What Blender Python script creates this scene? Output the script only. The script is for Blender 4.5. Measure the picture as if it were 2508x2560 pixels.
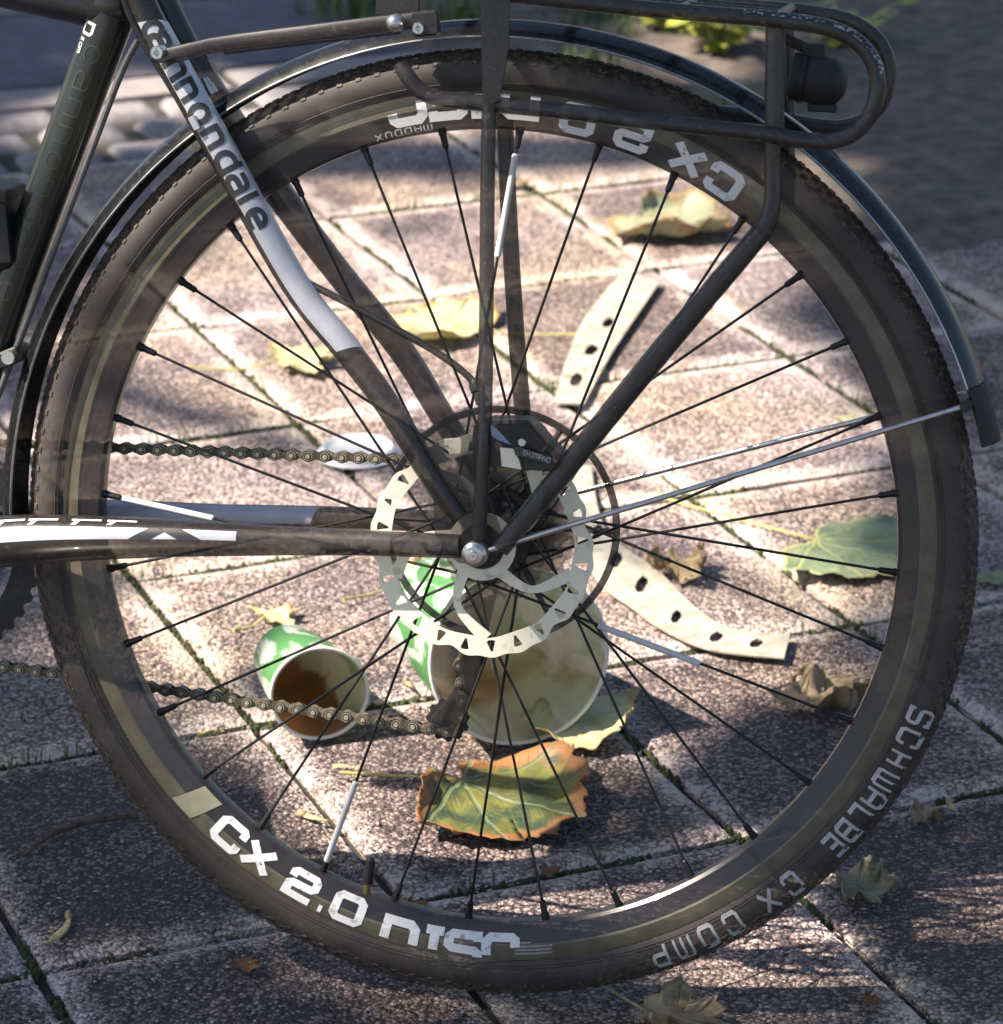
import bpy, bmesh, math, random
from mathutils import Vector, Matrix, noise
random.seed(7)
rad = math.radians
scene = bpy.context.scene
for o in list(bpy.data.objects): bpy.data.objects.remove(o)

# ------------------------------------------------------------------ camera
F, W, H = 8900.0, 2508.0, 2560.0           # focal length and size of the photograph in its pixels
PITCH, LEAN, YAW, R = rad(21.25), rad(10.0), rad(10.0), 0.346
FWD = Vector((0, math.cos(PITCH), -math.sin(PITCH)))
UPV = Vector((0, math.sin(PITCH), math.cos(PITCH)))
RT = Vector((1, 0, 0))
D0 = 2.566
WC = Vector((0, 0, R*math.cos(LEAN)+0.0008))
rel = FWD*D0 + RT*((1236-W/2)/F*D0) - UPV*((1330-H/2)/F*D0)
CAM = WC - rel
cd = bpy.data.cameras.new('camera'); cam = bpy.data.objects.new('camera', cd)
scene.collection.objects.link(cam); scene.camera = cam
cam.location = CAM; cam.rotation_euler = (math.pi/2-PITCH, 0, 0)
cd.sensor_fit = 'HORIZONTAL'; cd.sensor_width = 36; cd.lens = 36*F/W
cd.clip_start = 0.05; cd.clip_end = 500
cd.dof.use_dof = True; cd.dof.focus_distance = D0; cd.dof.aperture_fstop = 14
# ------------------------------------------------------------------ light
SUN = Vector((-0.64, -0.10, 0.76)).normalized()
world = bpy.data.worlds.new('World'); scene.world = world; world.use_nodes = True
nt = world.node_tree
sky = nt.nodes.new('ShaderNodeTexSky'); sky.sky_type = 'NISHITA'; sky.sun_disc = False
sky.sun_elevation = math.asin(SUN.z); sky.sun_rotation = math.atan2(SUN.x, SUN.y)
nt.links.new(sky.outputs[0], nt.nodes['Background'].inputs[0])
nt.nodes['Background'].inputs[1].default_value = 0.052
sd = bpy.data.lights.new('sun', 'SUN'); sd.energy = 5.0; sd.angle = rad(0.5); sd.color = (1, 0.90, 0.77)
so = bpy.data.objects.new('sun', sd); scene.collection.objects.link(so)
so.rotation_euler = SUN.to_track_quat('Z', 'Y').to_euler(); so.location = (-4, -1, 6)
vs = scene.view_settings
vs.view_transform = 'Standard'; vs.look = 'None'; vs.gamma = 1; vs.use_curve_mapping = False; vs.exposure = 1.52

# ------------------------------------------------------------------ geometry of the view
def ray(px, py): return FWD + RT*((px-W/2)/F) - UPV*((py-H/2)/F)
def gnd(px, py, z=0.0):
    r = ray(px, py); return CAM + r*((z-CAM.z)/r.z)
MB_ = Matrix.Translation(WC) @ Matrix.Rotation(-YAW, 4, 'Z') @ Matrix.Rotation(-LEAN, 4, 'X')
MI = MB_.inverted()
def BP(px, py, d):
    """pixel -> point in the bicycle's own frame, d metres towards the viewer from the wheel's middle plane"""
    o = MI @ CAM; v = MI.to_3x3() @ ray(px, py)
    return o + v*((-d-o.y)/v.y)

# ------------------------------------------------------------------ materials
MATS = {}
def nodes(name):
    m = bpy.data.materials.new(name); m.use_nodes = True
    return m, m.node_tree.nodes, m.node_tree.links, m.node_tree.nodes['Principled BSDF']
def ghost(m, f):
    n, l = m.node_tree.nodes, m.node_tree.links
    out = n['Material Output']; src = out.inputs[0].links[0].from_socket
    mx = n.new('ShaderNodeMixShader'); tr = n.new('ShaderNodeBsdfTransparent'); mx.inputs[0].default_value = f
    l.new(src, mx.inputs[1]); l.new(tr.outputs[0], mx.inputs[2]); l.new(mx.outputs[0], out.inputs[0])
def ramp(n, stops):
    r = n.new('ShaderNodeValToRGB'); e = r.color_ramp.elements
    while len(e) < len(stops): e.new(0.5)
    for el, (p, c) in zip(e, stops): el.position = p; el.color = (*c, 1)
    return r
def mat(name, c1, c2=None, scale=60, rough=0.4, metal=0.0, bump=0.0, g=0.0, coat=0.0, detail=4, pos=(0.35, 0.7)):
    m, n, l, b = nodes(name)
    b.inputs['Roughness'].default_value = rough; b.inputs['Metallic'].default_value = metal
    b.inputs['Coat Weight'].default_value = coat
    tc = n.new('ShaderNodeTexCoord'); nz = n.new('ShaderNodeTexNoise'); nz.inputs['Scale'].default_value = scale
    nz.inputs['Detail'].default_value = detail; l.new(tc.outputs['Object'], nz.inputs['Vector'])
    c2 = c2 or tuple(v*0.8 for v in c1)
    r = ramp(n, [(pos[0], c2), (pos[1], c1)]); l.new(nz.outputs[0], r.inputs[0]); l.new(r.outputs[0], b.inputs['Base Color'])
    rr = n.new('ShaderNodeMapRange'); rr.inputs[3].default_value = max(0.03, rough-0.12); rr.inputs[4].default_value = min(1, rough+0.12)
    nz2 = n.new('ShaderNodeTexNoise'); nz2.inputs['Scale'].default_value = scale*0.4; l.new(tc.outputs['Object'], nz2.inputs['Vector'])
    l.new(nz2.outputs[0], rr.inputs[0]); l.new(rr.outputs[0], b.inputs['Roughness'])
    if bump:
        bp = n.new('ShaderNodeBump'); bp.inputs['Strength'].default_value = bump; bp.inputs['Distance'].default_value = 0.001
        l.new(nz.outputs[0], bp.inputs['Height']); l.new(bp.outputs[0], b.inputs['Normal'])
    if g: ghost(m, g)
    MATS[name] = m; return m
G = 0.24
mat('frame_paint', (0.095, 0.078, 0.064), (0.026, 0.022, 0.020), 260, 0.32, coat=0.4, g=G, detail=8, pos=(0.56, 0.82))
mat('seat_tube_paint', (0.018, 0.021, 0.013), (0.012, 0.014, 0.009), 20, 0.32, coat=0.5, g=0.06)
mat('silver_paint', (0.62, 0.62, 0.66), (0.50, 0.50, 0.54), 40, 0.35, metal=0.15, coat=0.3, g=0.05)
mat('logo_dark', (0.045, 0.045, 0.04), (0.03, 0.03, 0.03), 60, 0.35, coat=0.3)
mat('logo_faint', (0.045, 0.052, 0.036), (0.036, 0.042, 0.03), 60, 0.35)
mat('white_print', (0.80, 0.78, 0.77), (0.40, 0.38, 0.37), 150, 0.5, detail=9, pos=(0.30, 0.42))
mat('grey_print', (0.55, 0.52, 0.50), (0.40, 0.38, 0.37), 200, 0.6)
mat('khaki_print', (0.30, 0.29, 0.20), (0.24, 0.23, 0.16), 90, 0.5)
mat('mudguard_plastic', (0.080, 0.070, 0.060), (0.011, 0.011, 0.012), 240, 0.26, coat=0.5, g=0.12, detail=8, pos=(0.57, 0.84))
mat('rack_paint', (0.13, 0.11, 0.10), (0.034, 0.028, 0.027), 280, 0.38, coat=0.3, g=G, detail=8, pos=(0.57, 0.80))
mat('worn_rack_paint', (0.45, 0.44, 0.43), (0.025, 0.023, 0.025), 420, 0.40, g=0.10, pos=(0.52, 0.62))
mat('steel', (0.72, 0.70, 0.67), (0.55, 0.53, 0.50), 120, 0.28, metal=0.9)
mat('rotor_steel', (0.84, 0.79, 0.64), (0.52, 0.47, 0.36), 110, 0.34, metal=0.15, detail=9, pos=(0.26, 0.44))
mat('hub_black', (0.028, 0.026, 0.025), (0.018, 0.017, 0.016), 120, 0.4, g=0.58)
mat('ghost_band_tone', (0.58, 0.53, 0.43), (0.34, 0.30, 0.23), 70, 0.45, metal=0.15, bump=0.2, detail=8)  # pale tone of the bands added for a rotor's double-exposed ghost
mat('reflector_white', (0.72, 0.70, 0.69), (0.60, 0.58, 0.57), 90, 0.35)
mat('spoke_black', (0.030, 0.027, 0.027), (0.02, 0.018, 0.018), 90, 0.35, metal=0.4)
mat('chain_metal', (0.36, 0.30, 0.20), (0.12, 0.10, 0.07), 500, 0.42, metal=0.45)
mat('cog_metal', (0.30, 0.26, 0.21), (0.14, 0.12, 0.09), 300, 0.4, metal=0.5, g=0.55)
mat('chain_dark', (0.16, 0.13, 0.09), (0.06, 0.05, 0.035), 500, 0.45, metal=0.5)
mat('chain_pin', (0.62, 0.56, 0.44), (0.45, 0.40, 0.30), 300, 0.3, metal=0.6)
mat('cast_black', (0.028, 0.026, 0.025), (0.018, 0.017, 0.016), 220, 0.45, bump=0.2, g=G)
mat('rubber', (0.020, 0.019, 0.019), (0.014, 0.013, 0.013), 200, 0.6)
mat('blue_grey', (0.22, 0.27, 0.36), (0.18, 0.22, 0.30), 80, 0.4)
mat('cable_grey', (0.10, 0.10, 0.105), (0.07, 0.07, 0.075), 90, 0.5)
mat('brass', (0.42, 0.30, 0.14), (0.30, 0.21, 0.10), 200, 0.35, metal=0.9)
mat('bark', (0.16, 0.11, 0.09), (0.07, 0.05, 0.04), 160, 0.9, bump=0.6)
mat('stem_yellow', (0.50, 0.47, 0.17), (0.36, 0.33, 0.11), 160, 0.6)
mat('stem_tan', (0.42, 0.33, 0.20), (0.28, 0.21, 0.12), 160, 0.7)
mat('samara', (0.55, 0.46, 0.22), (0.35, 0.26, 0.11), 260, 0.6)
mat('grass_blade', (0.13, 0.19, 0.04), (0.06, 0.11, 0.025), 14, 0.55)
mat('moss', (0.075, 0.095, 0.035), (0.040, 0.042, 0.020), 60, 0.9)
mat('tree_leaf', (0.06, 0.11, 0.03), (0.04, 0.07, 0.02), 2, 0.5)
mat('grit', (0.50, 0.45, 0.44), (0.14, 0.12, 0.125), 180, 0.75, detail=2)
mat('lid_plastic', (0.80, 0.79, 0.78), (0.74, 0.73, 0.72), 40, 0.35)
mat('yellow_leaf', (0.44, 0.42, 0.06), (0.22, 0.26, 0.04), 20, 0.55)
mat('soil', (0.17, 0.135, 0.11), (0.075, 0.058, 0.048), 30, 0.95, bump=0.8, detail=8)

def tyre_material():
    m, n, l, b = nodes('tyre_rubber')
    tc = n.new('ShaderNodeTexCoord')
    nz = n.new('ShaderNodeTexNoise'); nz.inputs['Scale'].default_value = 34; nz.inputs['Detail'].default_value = 8
    l.new(tc.outputs['Object'], nz.inputs['Vector'])
    r = ramp(n, [(0.35, (0.044, 0.034, 0.030)), (0.7, (0.075, 0.060, 0.052))]); l.new(nz.outputs[0], r.inputs[0])
    # dried mud specks, mostly on the tread shoulder
    sp = n.new('ShaderNodeTexNoise'); sp.inputs['Scale'].default_value = 260; sp.inputs['Detail'].default_value = 5
    l.new(tc.outputs['Object'], sp.inputs['Vector'])
    at = n.new('ShaderNodeAttribute'); at.attribute_name = 'shoulder'
    ad = n.new('ShaderNodeMath'); ad.operation = 'MULTIPLY_ADD'; ad.inputs[1].default_value = 0.16
    l.new(at.outputs['Fac'], ad.inputs[0]); l.new(sp.outputs[0], ad.inputs[2])
    sr = ramp(n, [(0.70, (0, 0, 0)), (0.76, (1, 1, 1))]); l.new(ad.outputs[0], sr.inputs[0])
    mx = n.new('ShaderNodeMix'); mx.data_type = 'RGBA'; mx.inputs[7].default_value = (0.16, 0.11, 0.06, 1)
    l.new(sr.outputs[0], mx.inputs[0]); l.new(r.outputs[0], mx.inputs[6]); l.new(mx.outputs[2], b.inputs['Base Color'])
    b.inputs['Roughness'].default_value = 0.62
    ghost(m, G); MATS['tyre_rubber'] = m
tyre_material()
mat('rim_black', (0.060, 0.050, 0.052), (0.042, 0.034, 0.036), 60, 0.30, metal=0.2, coat=0.3, g=G)
mat('rim_worn', (0.19, 0.17, 0.115), (0.12, 0.105, 0.07), 70, 0.42, metal=0.2, g=G)

def paver_material():
    m, n, l, b = nodes('paver_stone')
    geo = n.new('ShaderNodeNewGeometry'); oi = n.new('ShaderNodeObjectInfo')
    at = n.new('ShaderNodeAttribute'); at.attribute_name = 'edge'
    vo = n.new('ShaderNodeTexVoronoi'); vo.inputs['Scale'].default_value = 285; vo.inputs['Randomness'].default_value = 1
    wv = n.new('ShaderNodeTexNoise'); wv.inputs['Scale'].default_value = 120; wv.inputs['Detail'].default_value = 2
    l.new(geo.outputs['Position'], wv.inputs['Vector'])
    mixv = n.new('ShaderNodeVectorMath'); mixv.operation = 'MULTIPLY_ADD'; mixv.inputs[1].default_value = (0.006, 0.006, 0.0)
    l.new(wv.outputs['Color'], mixv.inputs[0]); l.new(geo.outputs['Position'], mixv.inputs[2]); l.new(mixv.outputs[0], vo.inputs['Vector'])
    sep = n.new('ShaderNodeSeparateColor'); l.new(vo.outputs['Color'], sep.inputs[0])
    big = n.new('ShaderNodeTexNoise'); big.inputs['Scale'].default_value = 9; big.inputs['Detail'].default_value = 6
    l.new(geo.outputs['Position'], big.inputs['Vector'])
    # grain value: stone random + blotches + pale worn edges + a tone for each slab
    tone = n.new('ShaderNodeSeparateColor'); l.new(oi.outputs['Color'], tone.inputs[0])
    def math_(op, a, bv, c=None):
        k = n.new('ShaderNodeMath'); k.operation = op
        for i, v in enumerate((a, bv, c)):
            if v is None: continue
            if isinstance(v, (int, float)): k.inputs[i].default_value = v
            else: l.new(v, k.inputs[i])
        return k.outputs[0]
    mr = n.new('ShaderNodeMapRange'); mr.inputs[1].default_value = 0.35; mr.inputs[2].default_value = 0.75; l.new(vo.outputs['Distance'], mr.inputs[0])
    g = math_('MULTIPLY_ADD', mr.outputs[0], -0.30, math_('MULTIPLY', sep.outputs[0], 0.60))
    g = math_('MULTIPLY_ADD', big.outputs[0], 0.60, g)
    en = n.new('ShaderNodeTexNoise'); en.inputs['Scale'].default_value = 26; en.inputs['Detail'].default_value = 5
    l.new(geo.outputs['Position'], en.inputs['Vector'])
    ee = math_('MULTIPLY', at.outputs['Fac'], math_('MULTIPLY_ADD', en.outputs[0], 1.6, -0.30))
    g = math_('MULTIPLY_ADD', ee, 1.15, g)
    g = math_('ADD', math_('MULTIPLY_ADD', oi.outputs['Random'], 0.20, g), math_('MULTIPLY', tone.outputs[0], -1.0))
    r = ramp(n, [(0.24, (0.045, 0.034, 0.035)), (0.50, (0.195, 0.155, 0.148)), (0.70, (0.32, 0.265, 0.245)), (0.92, (0.56, 0.49, 0.45)), (1.0, (0.64, 0.57, 0.53))])
    l.new(g, r.inputs[0])
    # brownish tint blotches
    tn = n.new('ShaderNodeTexNoise'); tn.inputs['Scale'].default_value = 4.5; l.new(geo.outputs['Position'], tn.inputs['Vector'])
    tr = ramp(n, [(0.38, (0.97, 0.90, 0.93)), (0.64, (1.0, 0.90, 0.76))]); l.new(tn.outputs[0], tr.inputs[0])
    mx = n.new('ShaderNodeMix'); mx.data_type = 'RGBA'; mx.blend_type = 'MULTIPLY'; mx.inputs[0].default_value = 1
    l.new(r.outputs[0], mx.inputs[6]); l.new(tr.outputs[0], mx.inputs[7]); l.new(mx.outputs[2], b.inputs['Base Color'])
    bp = n.new('ShaderNodeBump'); bp.inputs['Strength'].default_value = 1.0; bp.inputs['Distance'].default_value = 0.0032
    hv = math_('MULTIPLY_ADD', vo.outputs['Distance'], -0.9, math_('MULTIPLY', sep.outputs[1], 0.7))
    l.new(hv, bp.inputs['Height']); l.new(bp.outputs[0], b.inputs['Normal'])
    b.inputs['Roughness'].default_value = 0.78
    MATS['paver_stone'] = m
paver_material()
mat('cobble_stone', (0.30, 0.27, 0.27), (0.17, 0.15, 0.155), 40, 0.75, bump=0.6)
mat('dark_slab', (0.13, 0.12, 0.145), (0.085, 0.080, 0.095), 24, 0.8, bump=0.5)
mat('pale_slab', (0.30, 0.26, 0.25), (0.22, 0.19, 0.19), 30, 0.8, bump=0.5)
mat('joint_sand', (0.060, 0.052, 0.045), (0.022, 0.022, 0.016), 40, 0.95, bump=0.8)

def leaf_material(name, base, spot, rim, vein, rim0=0.72, rim1=0.92, trans=0.25):
    m, n, l, b = nodes(name)
    uv = n.new('ShaderNodeAttribute'); uv.attribute_name = 'leaf_uv'
    ra = n.new('ShaderNodeAttribute'); ra.attribute_name = 'rim'
    tc = n.new('ShaderNodeTexCoord')
    nz = n.new('ShaderNodeTexNoise'); nz.inputs['Scale'].default_value = 30; nz.inputs['Detail'].default_value = 6; l.new(tc.outputs['Object'], nz.inputs['Vector'])
    r = ramp(n, [(0.42, base), (0.60, spot)]); l.new(nz.outputs[0], r.inputs[0])
    ad = n.new('ShaderNodeMath'); ad.operation = 'MULTIPLY_ADD'; ad.inputs[1].default_value = 0.45; ad.inputs[2].default_value = -0.22
    l.new(nz.outputs[0], ad.inputs[0]); a2 = n.new('ShaderNodeMath'); l.new(ad.outputs[0], a2.inputs[0]); l.new(ra.outputs['Fac'], a2.inputs[1])
    rr = ramp(n, [(rim0, (0, 0, 0)), (rim1, (1, 1, 1))]); l.new(a2.outputs[0], rr.inputs[0])
    mx = n.new('ShaderNodeMix'); mx.data_type = 'RGBA'; mx.inputs[7].default_value = (*rim, 1)
    l.new(rr.outputs[0], mx.inputs[0]); l.new(r.outputs[0], mx.inputs[6])
    sx = n.new('ShaderNodeSeparateXYZ'); l.new(uv.outputs['Vector'], sx.inputs[0])
    def M_(op, a, c, e=None):
        k = n.new('ShaderNodeMath'); k.operation = op
        for i, v in enumerate((a, c, e)):
            if v is None: continue
            if isinstance(v, (int, float)): k.inputs[i].default_value = v
            else: l.new(v, k.inputs[i])
        return k.outputs[0]
    an = M_('ARCTAN2', sx.outputs[0], sx.outputs[1])
    pp = M_('PINGPONG', an, rad(18.5))
    ln = M_('SQRT', M_('ADD', M_('MULTIPLY', sx.outputs[0], sx.outputs[0]), M_('MULTIPLY', sx.outputs[1], sx.outputs[1])), 0)
    ds = M_('MULTIPLY', ln, M_('SINE', pp, 0))
    vr = ramp(n, [(0.010, (0.8, 0.8, 0.8)), (0.022, (0, 0, 0))]); l.new(ds, vr.inputs[0])
    sv = M_('PINGPONG', M_('MULTIPLY_ADD', pp, -0.9, ln), 0.055)
    s2 = ramp(n, [(0.0, (0.32, 0.32, 0.32)), (0.012, (0, 0, 0))]); l.new(sv, s2.inputs[0])
    vmx = M_('MAXIMUM', vr.outputs[0], s2.outputs[0])
    m2 = n.new('ShaderNodeMix'); m2.data_type = 'RGBA'; m2.inputs[7].default_value = (*vein, 1)
    l.new(vmx, m2.inputs[0]); l.new(mx.outputs[2], m2.inputs[6]); l.new(m2.outputs[2], b.inputs['Base Color'])
    bp = n.new('ShaderNodeBump'); bp.inputs['Strength'].default_value = 0.6; bp.inputs['Distance'].default_value = 0.002
    sm = M_('SUBTRACT', nz.outputs[0], vmx); l.new(sm, bp.inputs['Height']); l.new(bp.outputs[0], b.inputs['Normal'])
    b.inputs['Roughness'].default_value = 0.5
    tl = n.new('ShaderNodeBsdfTranslucent'); l.new(m2.outputs[2], tl.inputs[0])
    ms = n.new('ShaderNodeMixShader'); ms.inputs[0].default_value = trans
    l.new(b.outputs[0], ms.inputs[1]); l.new(tl.outputs[0], ms.inputs[2]); l.new(ms.outputs[0], n['Material Output'].inputs[0])
    MATS[name] = m
leaf_material('leaf_green_brown', (0.050, 0.080, 0.044), (0.21, 0.20, 0.045), (0.38, 0.17, 0.065), (0.19, 0.23, 0.13), 0.76, 0.90)
leaf_material('leaf_pale_yellow', (0.66, 0.58, 0.26), (0.78, 0.70, 0.44), (0.50, 0.34, 0.17), (0.78, 0.72, 0.46), 0.86, 1.0)
leaf_material('leaf_green', (0.24, 0.31, 0.18), (0.33, 0.38, 0.22), (0.50, 0.48, 0.20), (0.50, 0.52, 0.22), 0.90, 1.02)
leaf_material('leaf_yellow_green', (0.50, 0.50, 0.32), (0.66, 0.61, 0.32), (0.42, 0.28, 0.10), (0.62, 0.58, 0.26), 0.88, 1.0)
leaf_material('leaf_grey_green', (0.30, 0.33, 0.20), (0.40, 0.38, 0.24), (0.36, 0.22, 0.10), (0.46, 0.45, 0.30), 0.84, 0.98)
leaf_material('leaf_tan', (0.46, 0.36, 0.22), (0.34, 0.24, 0.13), (0.26, 0.16, 0.08), (0.52, 0.42, 0.28), 0.86, 1.0)
leaf_material('leaf_grey', (0.26, 0.26, 0.17), (0.36, 0.33, 0.20), (0.30, 0.24, 0.14), (0.40, 0.37, 0.25), 0.88, 1.0)
leaf_material('leaf_rust', (0.26, 0.12, 0.045), (0.16, 0.07, 0.03), (0.10, 0.045, 0.02), (0.32, 0.18, 0.08), 0.88, 1.0)

def paper(m, col, f=0.45):
    n, l = m.node_tree.nodes, m.node_tree.links; out = n['Material Output']; src = out.inputs[0].links[0].from_socket
    tl = n.new('ShaderNodeBsdfTranslucent'); l.new(col, tl.inputs[0]); ms = n.new('ShaderNodeMixShader'); ms.inputs[0].default_value = f
    l.new(src, ms.inputs[1]); l.new(tl.outputs[0], ms.inputs[2]); l.new(ms.outputs[0], out.inputs[0])
def cup_material():
    m, n, l, b = nodes('cup_print')
    tc = n.new('ShaderNodeTexCoord'); mp = n.new('ShaderNodeMapping'); mp.inputs['Scale'].default_value = (1, 1, 0.32); mp.inputs['Rotation'].default_value = (0.5, 0.3, 0)
    l.new(tc.outputs['Object'], mp.inputs[0])
    nz = n.new('ShaderNodeTexNoise'); nz.inputs['Scale'].default_value = 42; nz.inputs['Detail'].default_value = 7; nz.inputs['Distortion'].default_value = 0.6
    l.new(mp.outputs[0], nz.inputs['Vector'])
    r = ramp(n, [(0.46, (0.13, 0.36, 0.12)), (0.53, (0.72, 0.76, 0.70))]); l.new(nz.outputs[0], r.inputs[0])
    l.new(r.outputs[0], b.inputs['Base Color']); b.inputs['Roughness'].default_value = 0.45
    paper(m, r.outputs[0]); MATS['cup_print'] = m
    m, n, l, b = nodes('cup_inside')
    tc = n.new('ShaderNodeTexCoord'); sx = n.new('ShaderNodeSeparateXYZ'); l.new(tc.outputs['Object'], sx.inputs[0])
    nz = n.new('ShaderNodeTexNoise'); nz.inputs['Scale'].default_value = 30; nz.inputs['Detail'].default_value = 6; l.new(tc.outputs['Object'], nz.inputs['Vector'])
    k = n.new('ShaderNodeMath'); k.operation = 'MULTIPLY_ADD'; k.inputs[1].default_value = 11.0; l.new(sx.outputs[1], k.inputs[0]); k2 = n.new('ShaderNodeMath'); k2.operation = 'MULTIPLY_ADD'; k2.inputs[1].default_value = -11.0; l.new(sx.outputs[0], k2.inputs[0]); l.new(nz.outputs[0], k2.inputs[2]); l.new(k2.outputs[0], k.inputs[2])
    r = ramp(n, [(0.40, (0.74, 0.68, 0.56)), (0.50, (0.46, 0.21, 0.12)), (0.80, (0.56, 0.25, 0.12))]); l.new(k.outputs[0], r.inputs[0])
    l.new(r.outputs[0], b.inputs['Base Color']); b.inputs['Roughness'].default_value = 0.3
    paper(m, r.outputs[0], 0.55); MATS['cup_inside'] = m
cup_material()
_m = mat('cup_pale', (0.82, 0.68, 0.58), (0.55, 0.24, 0.15), 12, 0.4, pos=(0.36, 0.50)); paper(_m, _m.node_tree.nodes['Principled BSDF'].inputs['Base Color'].links[0].from_socket, 0.18); ghost(_m, 0.38)
mat('cup_white', (0.80, 0.78, 0.72), (0.72, 0.70, 0.64), 60, 0.5)

# ------------------------------------------------------------------ mesh helpers
class MB:
    def __init__(s): s.v = []; s.f = []; s.m = []; s.at = {}
    def add(s, vs, fs, mi=0):
        o = len(s.v); s.v += [tuple(v) for v in vs]; s.f += [tuple(i+o for i in f) for f in fs]; s.m += [mi]*len(fs)
    def box(s, c, d, mi=0, rot=None):
        c = Vector(c); hx, hy, hz = d[0]/2, d[1]/2, d[2]/2; b = min(hx, hy, hz)*0.25
        vs = []
        for z, sh in ((-hz, b), (-hz+b, 0), (hz-b, 0), (hz, b)):
            for x, y in ((-1, -1), (1, -1), (1, 1), (-1, 1)):
                p = Vector((x*(hx-sh), y*(hy-sh), z)); vs.append(c + (rot @ p if rot else p))
        fs = [(3, 2, 1, 0), (12, 13, 14, 15)]
        for k in range(3):
            for i in range(4): j = (i+1) % 4; fs.append((k*4+i, k*4+j, k*4+4+j, k*4+4+i))
        s.add(vs, fs, mi)
    def tube(s, pts, rads, seg=14, mi=0, cap=True, flat=1.0):
        T = frames(pts); vs = []
        for (p, t, a, c), r in zip(T, rads):
            for k in range(seg):
                f = 2*math.pi*k/seg; vs.append(p + a*(math.cos(f)*r*flat) + c*(math.sin(f)*r))
        fs = []
        for i in range(len(pts)-1):
            for k in range(seg): j = (k+1) % seg; fs.append((i*seg+k, i*seg+j, i*seg+seg+j, i*seg+seg+k))
        if cap:
            fs.append(tuple(range(seg))[::-1]); fs.append(tuple(range((len(pts)-1)*seg, len(pts)*seg)))
        s.add(vs, fs, mi)
    def lathe(s, prof, seg=128, a0=0, a1=2*math.pi, mi=0, closed=True):
        """profile (r, y) swept about the wheel axis"""
        full = abs(a1-a0) > 6.28; n = seg if full else seg+1; m = len(prof); vs = []
        for i in range(n):
            a = a0+(a1-a0)*i/seg
            for r, y in prof: vs.append((r*math.cos(a), y, r*math.sin(a)))
        fs = []
        for i in range(seg):
            j = (i+1) % n
            for k in range(m if closed else m-1):
                q = (k+1) % m; fs.append((i*m+k, i*m+q, j*m+q, j*m+k))
        if not full and closed: fs.append(tuple(range(m))); fs.append(tuple(range((n-1)*m, n*m))[::-1])
        s.add(vs, fs, mi)
    def cyl(s, a, b, r, seg=16, mi=0): s.tube([Vector(a), Vector(b)], [r, r], seg, mi)
def frames(pts):
    out = []; n = len(pts)
    for i, p in enumerate(pts):
        t = (pts[min(i+1, n-1)]-pts[max(i-1, 0)]).normalized()
        ref = Vector((0, -1, 0))
        if abs(t.dot(ref)) > 0.95: ref = Vector((0, 0, 1))
        a = (ref - t*ref.dot(t)).normalized(); c = t.cross(a)
        out.append((p, t, a, c))
    return out
def spline(pts, rads=None, n=8):
    P = [Vector(p) for p in pts]; out = []; ro = []
    rads = rads or [1]*len(P)
    for i in range(len(P)-1):
        p0, p1, p2, p3 = P[max(i-1, 0)], P[i], P[i+1], P[min(i+2, len(P)-1)]
        for k in range(n):
            t = k/n
            out.append(0.5*((2*p1)+(p2-p0)*t+(2*p0-5*p1+4*p2-p3)*t*t+(3*p1-p0-3*p2+p3)*t**3)); ro.append(rads[i]*(1-t)+rads[i+1]*t)
    out.append(P[-1]); ro.append(rads[-1]); return out, ro
def obj(name, mb, m, parent=None, smooth=True, angle=35):
    me = mb if isinstance(mb, bpy.types.Mesh) else None
    if me is None:
        me = bpy.data.meshes.new(name); me.from_pydata(mb.v, [], mb.f)
        ms = m if isinstance(m, (list, tuple)) else [m]
        for k in ms: me.materials.append(MATS[k])
        if len(ms) > 1: me.polygons.foreach_set('material_index', mb.m)
        bm = bmesh.new(); bm.from_mesh(me); bmesh.ops.recalc_face_normals(bm, faces=bm.faces); bm.to_mesh(me); bm.free()
        for k, (typ, vals) in mb.at.items():
            a = me.attributes.new(k, typ, 'POINT')
            if typ == 'FLOAT': a.data.foreach_set('value', vals)
            else: a.data.foreach_set('vector', [c for v in vals for c in v])
        if smooth: me.shade_smooth(); me.set_sharp_from_angle(angle=rad(angle))
    o = bpy.data.objects.new(name, me); scene.collection.objects.link(o)
    if parent: o.parent = parent
    return o
def tag(o, label=None, cat=None, group=None, kind=None):
    if label: o['label'] = label
    if cat: o['category'] = cat
    if group: o['group'] = group
    if kind: o['kind'] = kind
    return o
def empty(name, loc, rz=0):
    o = bpy.data.objects.new(name, None); scene.collection.objects.link(o); o.location = loc; o.rotation_euler = (0, 0, rz)
    o.empty_display_size = 0.02; return o
def plate(outlines, y0, y1):
    """2D outlines (x, z), first the border then the holes -> solid between y0 and y1"""
    cu = bpy.data.curves.new('tmp', 'CURVE'); cu.dimensions = '2D'; cu.fill_mode = 'BOTH'; cu.extrude = abs(y1-y0)/2
    for ol in outlines:
        sp = cu.splines.new('POLY'); sp.points.add(len(ol)-1); sp.use_cyclic_u = True
        for p, (x, z) in zip(sp.points, ol): p.co = (x, z, 0, 1)
    ob = bpy.data.objects.new('tmp', cu); scene.collection.objects.link(ob)
    me = bpy.data.meshes.new_from_object(ob.evaluated_get(bpy.context.evaluated_depsgraph_get()))
    mb = MB(); ym = (y0+y1)/2
    mb.add([(v.co.x, ym-v.co.z, v.co.y) for v in me.vertices], [tuple(p.vertices) for p in me.polygons])
    bpy.data.objects.remove(ob); bpy.data.curves.remove(cu); bpy.data.meshes.remove(me); return mb
def merge(a, b, mi=0): a.add(b.v, b.f, mi)

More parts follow.
